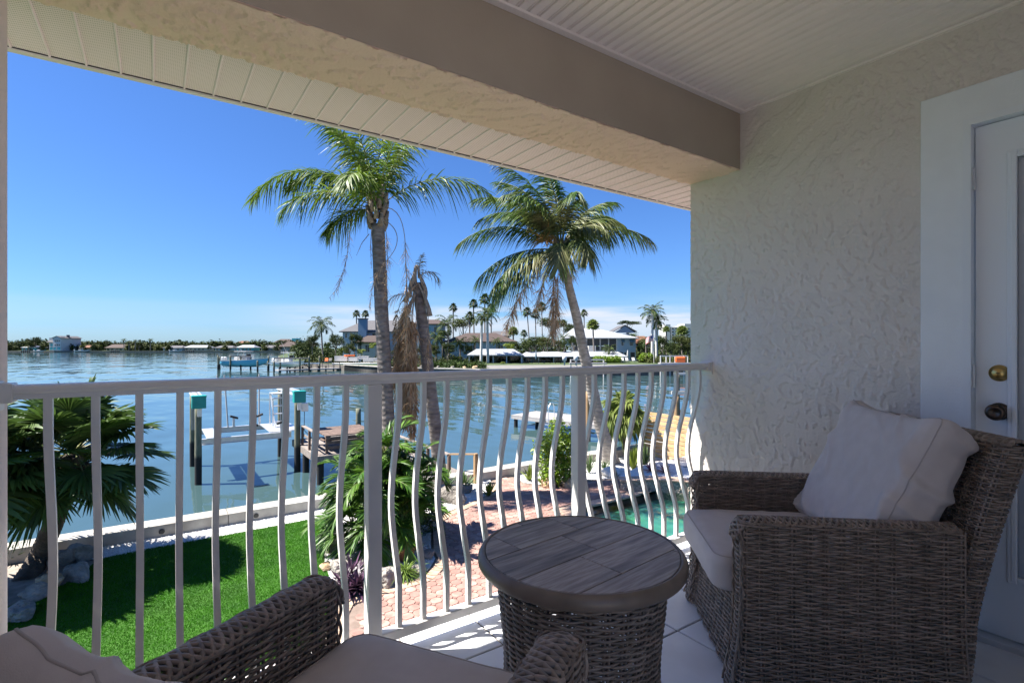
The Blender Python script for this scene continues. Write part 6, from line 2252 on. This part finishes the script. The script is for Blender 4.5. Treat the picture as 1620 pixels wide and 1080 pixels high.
woods('bank_undergrowth', lob, 16000, .34, M_LEAF_T2)

lob = []
for u in np.arange(618, 768, 2.6):
    d = 96 - (u - 618) * .05 + 4 * R.random()
    c = D(u, 578.5 - R.random() * 3, d)
    lob.append(((c.x, c.y, c.z), (.7, .7, .45 + R.random() * .6)))
woods('bank_undergrowth', lob, 5200, .26, M_LEAF_T3)
for i, (u, d, s_) in enumerate(((668, 93, .5), (693, 92, .35), (716, 91, .45), (735, 90, .4), (752, 89.5, .5))):
    rock(['large pale stone at the edge of the far bank by the dead palm', 'small pale stone on the edge of the far bank', 'pale stone under the young coconut palm on the far bank', 'tan stone left of the royal palms on the far bank', 'tan stone in front of the royal palm trunks'][i], shore_pt(u, d, GR), (s_, s_ * .8, s_), M_RUST if i > 2 else M_ROCK, 40 + i)

# ------------------------------------------------------------------ boats, docks and waterfront furniture opposite
def boat(name, label, c, L, head, hull_mat, top=True, tower=False, motors=2):
    t = thing(name, label, 'boat', c, head)
    n, W, H = 16, L * .29, L * .13
    vs, fs = [], []
    sec = 7
    for i in range(n + 1):
        s = i / n
        w = W / 2 * (1 - max(0, (s - .45) / .55) ** 2.4) if s < 1 else .02
        sheer = H * (1 + .35 * s ** 2); keel = H * .25 * max(0, (s - .65) / .35) ** 2 * 3
        y = s * L - L / 2 + .0
        for k in range(sec):
            f = k / (sec - 1)
            a = abs(f * 2 - 1)
            x = (f * 2 - 1)
            z = keel + (sheer - keel) * (a ** 1.8)
            ww = w * (min(1, a * 1.55)) ** .8
            vs.append((math.copysign(ww * (1 - .12 * (1 - s) * 0), x), y + s * .0 + (z / H) * .25 * s, z))
    for i in range(n):
        for k in range(sec - 1):
            fs.append((i * sec + k, (i + 1) * sec + k, (i + 1) * sec + k + 1, i * sec + k + 1))
    fs.append(tuple(range(sec)))
    m = MB().add(vs, fs); m.build('hull', hull_mat, t, True, False)
    m = MB()
    for i in range(n):
        a, b, c_, d_ = vs[i * sec], vs[i * sec + sec - 1], vs[(i + 1) * sec + sec - 1], vs[(i + 1) * sec]
        zz = lambda p: (p[0] * .97, p[1], p[2] - .10)
        m.add([zz(a), zz(b), zz(c_), zz(d_)], [(0, 1, 2, 3)])
        m.beam(a, d_, .10, .09); m.beam(b, c_, .10, .09)
    m.build('deck', M_FAB_W, t, False, False)
    cs = bevel(MB().box((-W * .2, -L * .12, H * .9), (W * .2, L * .06, H + .95)).build('console', M_FAB_W, t, world=False), .12, 2)
    MB().box((-W * .19, L * .06, H + .95), (W * .19, L * .075, H + 1.45)).build('windscreen', M_GLASSD, cs, world=False)
    bevel(MB().box((-W * .2, -L * .24, H * .9), (W * .2, -L * .15, H + .75)).build('seat', M_FAB_W, t, world=False), .1, 2)
    if top:
        m = MB()
        for x in (-W * .26, W * .26):
            m.tube([(x, -L * .15, H * .9), (x * .95, -L * .12, H + 1.9)], .035, 6); m.tube([(x, L * .10, H * .9), (x * .95, L * .03, H + 1.9)], .035, 6)
        f = m.build('hardtop_frame', M_ALLOY, t, world=False)
        bevel(MB().box((-W * .36, -L * .20, H + 1.9), (W * .36, L * .10, H + 2.0)).build('hardtop', M_FAB_W, t, world=False), .04, 2)
        m = MB()
        for k in range(4): m.tube([(-W * .3 + k * W * .2, -L * .18, H + 2.0), (-W * .3 + k * W * .2, -L * .2, H + 2.5)], .02, 5)
        m.build('rod_holders', M_ALLOY, t, world=False)
    for k in range(motors):
        x = (k - (motors - 1) / 2) * .75
        bevel(MB().box((x - .24, -L / 2 - .75, H * .95), (x + .24, -L / 2 - .08, H + .75)).build('outboard_motor', M_FAB_W, t, world=False), .14, 3)
        MB().box((x - .08, -L / 2 - .5, H * -.1), (x + .08, -L / 2 - .25, H * .94)).build('motor_leg', M_ALLOY, t, world=False)
    m = MB(); m.tube([(0, -L * .1, H + (2.0 if top else .9)), (.1, -L * .3, H + (4.2 if top else 3))], .018, 5)
    m.build('antenna', M_WHITE, t, world=False)
    return t


c = D(389, 577, 112); c.z = WT + .60
boat('motor_boat', 'large sky blue centre console boat on a lift in the bay', c, 10.6, -YAW - pi / 2 - .25, M_FAB_B)
c = D(458, 583, 106); c.z = WT + .75
boat('motor_boat', 'pale seafoam fishing boat on a lift beside the blue one', c, 8.2, -YAW - pi / 2 - .5, M_FAB_S, True)
for (lab, us, d, v0, vb) in (('wooden lift piles and rails around the blue boat', ((345, 562), (347.5, 564), (364.5, 562), (381, 563), (396.5, 563), (425, 563)), 111, 562, 563),
                             ('wooden lift piles and rails around the seafoam boat', ((407.5, 570), (424, 571), (433.5, 572), (443.5, 573), (458.5, 565), (474.5, 565), (489, 563), (505.5, 563)), 103, 565, 566)):
    t = thing('boat_lift', lab, 'boat lift', (*shore_pt(sum(u for u, v in us) / len(us), d).xy, WT))
    for i, (u, v) in enumerate(us):
        q = D(u, v, d + (2.8 if i % 3 == 1 else 0))
        pile((q.x, q.y), .17, WT - 1, q.z, t)
    a, b = us[2], us[4]
    MB().beam(D(a[0], vb + .5, d - .2), D(us[-2][0], vb + .5, d - .2), .12, .22).build('top_beam', M_DOCK, t)
    MB().beam(D(us[1][0], 574.5, d + 1), D(us[-1][0], 574.5, d + 1), .15, .2).build('cradle_beam', M_ALLOY, t)
t = thing('far_dock', 'grey timber dock with a rail joining the opposite bank beside the seafoam boat', 'dock', (*shore_pt(500, 106).xy, WT))
MB().beam(D(438, 585.5, 101), D(545, 582, 110), 2.2, .25).build('deck', M_DECKG, t)
MB().beam(D(492, 573.5, 105), D(537, 573.5, 108.5), .1, .12).build('handrail', M_DOCK, t)
for u in np.linspace(492, 537, 6):
    a = D(u, 573.5, 105 + (u - 492) * .078); MB().box((a.x - .06, a.y - .06, a.z - 1.1), (a.x + .06, a.y + .06, a.z)).build('rail_post', M_DOCK, t)
for u in np.linspace(442, 540, 9):
    a = shore_pt(u, 101.5 + (u - 442) * .085); pile((a.x, a.y), .15, WT - 1, GR - .2, t)
# sandy terrace with low white walls
t = thing('terrace', 'white walled waterside terrace in front of the blue house', 'terrace', shore_pt(575, 114))
MB().beam(shore_pt(528, 112.5, GR + .10), shore_pt(602, 113.5, GR + .10), 3.5, .22).build('paving', M_SAND, t)
for (u0, u1, v0, v1, d) in ((530, 550, 563, 571, 114.6), (552, 566, 565, 571, 113.6), (566, 584, 563, 568, 116), (584, 606, 566, 572, 114), (575, 592, 568, 572, 112.6)):
    a, b = D(u0, (v0 + v1) / 2, d), D(u1, (v0 + v1) / 2, d)
    MB().beam(a, b, .8, (v1 - v0) * px(d)).build('low_wall', M_WHITE, t)


def lounger(label, u, v, d, mat, group=None, name='lounge_chair'):
    p = shore_pt(u, d, GR + .2)
    t = thing(name, label, 'chair', p, -YAW + R.uniform(-.4, .4), group)
    MB().box((-.33, -.6, .32), (.33, .5, .40)).build('seat', mat, t, world=False)
    MB().box((-.33, 0, 0), (.33, .75, .08), 0, Matrix.Translation((0, .5, .36)) @ Matrix.Rotation(radians(55), 4, 'X')).build('backrest', mat, t, world=False)
    for x in (-.28, .28):
        for y in (-.5, .45): MB().box((x - .03, y - .03, 0), (x + .03, y + .03, .319)).build('leg', M_ALLOY, t, world=False)


for i, (u, d, m_, lab) in enumerate(((516, 115, M_ORANGE, 'orange-brown lounge chair under the lone coconut palm'), (521, 115.2, M_DARK, 'dark lounge chair beside the orange-brown one'),
                                   (563, 115.6, M_BLUEW, 'pale blue lounge chair on the white terrace'), (569, 115.8, M_BLUED, 'darker blue lounge chair on the white terrace'),
                                   (985, 119.5, M_WHITE, 'leftmost white lounge chair before the white house'), (993, 119.6, M_WHITE, 'second white lounge chair before the white house'), (1003, 119.8, M_FAB_W, 'white armchair nearest the flagpole'))):
    lounger(lab, u, 0, d, m_)
q = D(553, 562.5, 114)
tag(bevel(MB().cbox(q, (2.2, 1.0, .35)).build('cooler_box', M_ORANGE), .1, 2), 'bright orange box on the white terrace wall', 'box')
u_ = 848
t = thing('patio_umbrella', 'closed dark patio umbrella before the long white roof', 'umbrella', shore_pt(u_, 116.5))
m = MB(); m.lathe([(.03, 0), (.03, .8), (.16, .9), (.22, 1.5), (.10, 2.5), (.02, 2.9)], 10, shore_pt(u_, 116.5)); m.build('canopy', M_SHUT, t, True)
m = MB(); m.lathe([(.03, .0), (.03, 3.0)], 8, shore_pt(u_, 116.5)); m.build('pole', M_ALLOY, t)
t = thing('patio_umbrella', 'closed white patio umbrella at the lower floor of the white house', 'umbrella', shore_pt(993, 127))
m = MB(); m.lathe([(.03, 0), (.03, .8), (.2, .9), (.26, 1.5), (.12, 2.5), (.02, 2.9)], 10, shore_pt(993, 127)); m.build('canopy', M_WHITE, t, True)
m = MB(); m.lathe([(.03, .0), (.03, 3.0)], 8, shore_pt(993, 127)); m.build('pole', M_ALLOY, t)
for i, u in enumerate((838, 856, 866, 883)):
    p = shore_pt(u, 116)
    t = thing('patio_table', ['dark patio table left of the closed umbrella', 'dark patio table just right of the closed umbrella', 'second dark patio table right of the closed umbrella', 'dark patio table by the leaning coconut trunk'][i], 'table', p, -YAW)
    MB().box((-.7, -.45, .70), (.7, .45, .75)).build('tabletop', M_DARK, t, world=False)
    for x in (-.6, .6):
        for y in (-.38, .38): MB().box((x - .04, y - .04, 0), (x + .04, y + .04, .699)).build('leg', M_DARK, t, world=False)
    for x in (-1.1, 1.1):
        MB().box((x - .25, -.25, .42), (x + .25, .25, .47)).build('side_bench', M_DARK, t, world=False)
# right-hand docks
for (lab, us, v0, d) in (('white boat lift with grey cradle left of the long hedge', (903, 912, 932, 955), 568, 85), ('white boat lift with an orange kayak at the right end of the bank', (1045, 1054, 1060, 1068, 1082, 1088), 562, 90)):
    t = thing('boat_lift', lab, 'boat lift', (*shore_pt(us[1], d).xy, WT))
    for i, u in enumerate(us):
        q = D(u, v0 + (i % 2) * 1.5, d + (1.5 if i % 2 else 0)); m = MB(); m.tube([(q.x, q.y, WT - .5), tuple(q)], .11, 8); m.build('post', M_WHITE, t)
    MB().beam(D(us[0], v0 + 1, d), D(us[-1], v0 + 1, d), .14, .2).build('top_beam', M_WHITE, t)
    MB().beam(D(us[0] - 2, 574.5, d), D(us[-1] + 4, 574.5, d), 1.6, .2).build('deck', M_DECKG, t)
ky = MB()
p = D(1076, 568.5, 90)
ky.beam(p - Vector((RT.x, RT.y, 0)) * .9, p + Vector((RT.x, RT.y, 0)) * .9, .7, .95)
tag(bevel(ky.build('kayak', M_ORANGE), .2, 3), 'orange kayak slung under the white lift at the right', 'kayak')
for i, u in enumerate((893, 911)):
    q = D(u, 569, 84.5)
    t = thing('outboard_boat', ['white covered outboard motor left of the leaning trunk', 'white covered outboard motor touching the leaning trunk'][i], 'motor', (q.x, q.y, q.z - .9))
    m = MB(); m.lathe([(.12, -.9), (.14, -.2), (.34, -.1), (.38, .35), (.30, .6), (.02, .7)], 12, q); m.build('cowl', M_FAB_W, t, True)
# flag
fp_ = shore_pt(1034.5, 119)
t = thing('flagpole', 'white flagpole with the stars and stripes by the royal palm', 'flagpole', fp_)
ft = D(1034.5, 529, 119)
m = MB(); m.tube([fp_, ft], [.09, .05], 8); m.tube([ft, ft + Vector((0, 0, .14))], [.09, .03], 8); m.build('pole', M_WHITE, t)


def flag_mat():
    m = bpy.data.materials.new('flag_cloth'); m.use_nodes = True
    n, l = m.node_tree.nodes, m.node_tree.links
    uv = n.new('ShaderNodeUVMap'); sp = n.new('ShaderNodeSeparateXYZ'); l.new(uv.outputs[0], sp.inputs[0])

    def mth(op, a, b=None):
        q = n.new('ShaderNodeMath'); q.operation = op
        for i, v in enumerate((a, b)):
            if v is None: continue
            if isinstance(v, (int, float)): q.inputs[i].default_value = v
            else: l.new(v, q.inputs[i])
        return q.outputs[0]
    st = mth('LESS_THAN', mth('MODULO', mth('MULTIPLY', sp.outputs['Y'], 13.0), 2.0), 1.0)
    canton = mth('MULTIPLY', mth('LESS_THAN', sp.outputs['X'], .4), mth('GREATER_THAN', sp.outputs['Y'], 6 / 13))
    cx, cy = mth('MULTIPLY', sp.outputs['X'], 27.5), mth('MULTIPLY', mth('SUBTRACT', sp.outputs['Y'], 6 / 13), 18.5)
    fx, fy = mth('SUBTRACT', mth('FRACT', cx), .5), mth('SUBTRACT', mth('FRACT', cy), .5)
    star = mth('LESS_THAN', mth('ADD', mth('MULTIPLY', fx, fx), mth('MULTIPLY', fy, fy)), .05)
    chk = mth('LESS_THAN', mth('MODULO', mth('ADD', mth('FLOOR', cx), mth('FLOOR', cy)), 2.0), .5)
    star = mth('MULTIPLY', star, chk)
    a = n.new('ShaderNodeMix'); a.data_type = 'RGBA'; a.inputs[6].default_value = (.72, .70, .68, 1); a.inputs[7].default_value = (.50, .03, .05, 1); l.new(st, a.inputs[0])
    b = n.new('ShaderNodeMix'); b.data_type = 'RGBA'; b.inputs[6].default_value = (.03, .05, .20, 1); b.inputs[7].default_value = (.75, .75, .75, 1); l.new(star, b.inputs[0])
    c = n.new('ShaderNodeMix'); c.data_type = 'RGBA'; l.new(canton, c.inputs[0]); l.new(a.outputs[2], c.inputs[6]); l.new(b.outputs[2], c.inputs[7])
    l.new(c.outputs[2], n['Principled BSDF'].inputs['Base Color'])
    n['Principled BSDF'].inputs['Roughness'].default_value = .8
    return m


nx, nyf = 20, 12
fl, hg_ = 2.15, 1.35
vs, fs, uvs = [], [], []
for i in range(nx + 1):
    for j in range(nyf + 1):
        s, r_ = i / nx, j / nyf
        o_ = -Vector((RT.x, RT.y, 0)) * (s * fl * .86) + Vector((FW.x, FW.y, 0)) * (.22 * sin(s * 7 + r_) * s) + Vector((0, 0, -hg_ * (1 - r_) - s * s * .75))
        vs.append(tuple(ft + Vector((0, 0, -.15)) + o_)); uvs.append((s, r_))
for i in range(nx):
    for j in range(nyf):
        a = i * (nyf + 1) + j
        fs.append((a, a + nyf + 1, a + nyf + 2, a + 1))
me = bpy.data.meshes.new('flag'); me.from_pydata(vs, [], fs)
uvl = me.uv_layers.new(name='UVMap')
for lp in me.loops: uvl.data[lp.index].uv = uvs[lp.vertex_index]
me.materials.append(flag_mat()); me.polygons.foreach_set('use_smooth', [True] * len(fs))
put('flag', me, t)
for i, (u, d, L, lab) in enumerate(((62, 396, 7, 'white boat moored in front of the three-storey house'), (278, 398, 8, 'white cruiser moored before the grey-roofed bungalow'), (130, 397, 9, 'white boat under a cover beside the rust-roofed bungalow'))):
    c = shore_pt(u, d, WT + .1)
    boat('motor_boat', lab, c, L, -YAW - pi / 2 + .2 * i, M_FAB_W, i != 0, motors=1)
for i, (u, lab) in enumerate(((40, 'dark dock at the left end of the distant shore'), (300, 'dock in front of the long cream bungalow'), (182, 'dock in front of the brown hip-roofed house'))):
    t = thing('distant_dock', lab, 'dock', shore_pt(u, 392, WT))
    MB().beam(shore_pt(u - 6, 393, WT + 1), shore_pt(u + 6, 394, WT + 1), 3, .3).build('deck', M_DOCK, t)
    for k in range(5):
        a = shore_pt(u - 6 + 3 * k, 392.5); pile((a.x, a.y), .3, WT - 1, WT + 2, t)
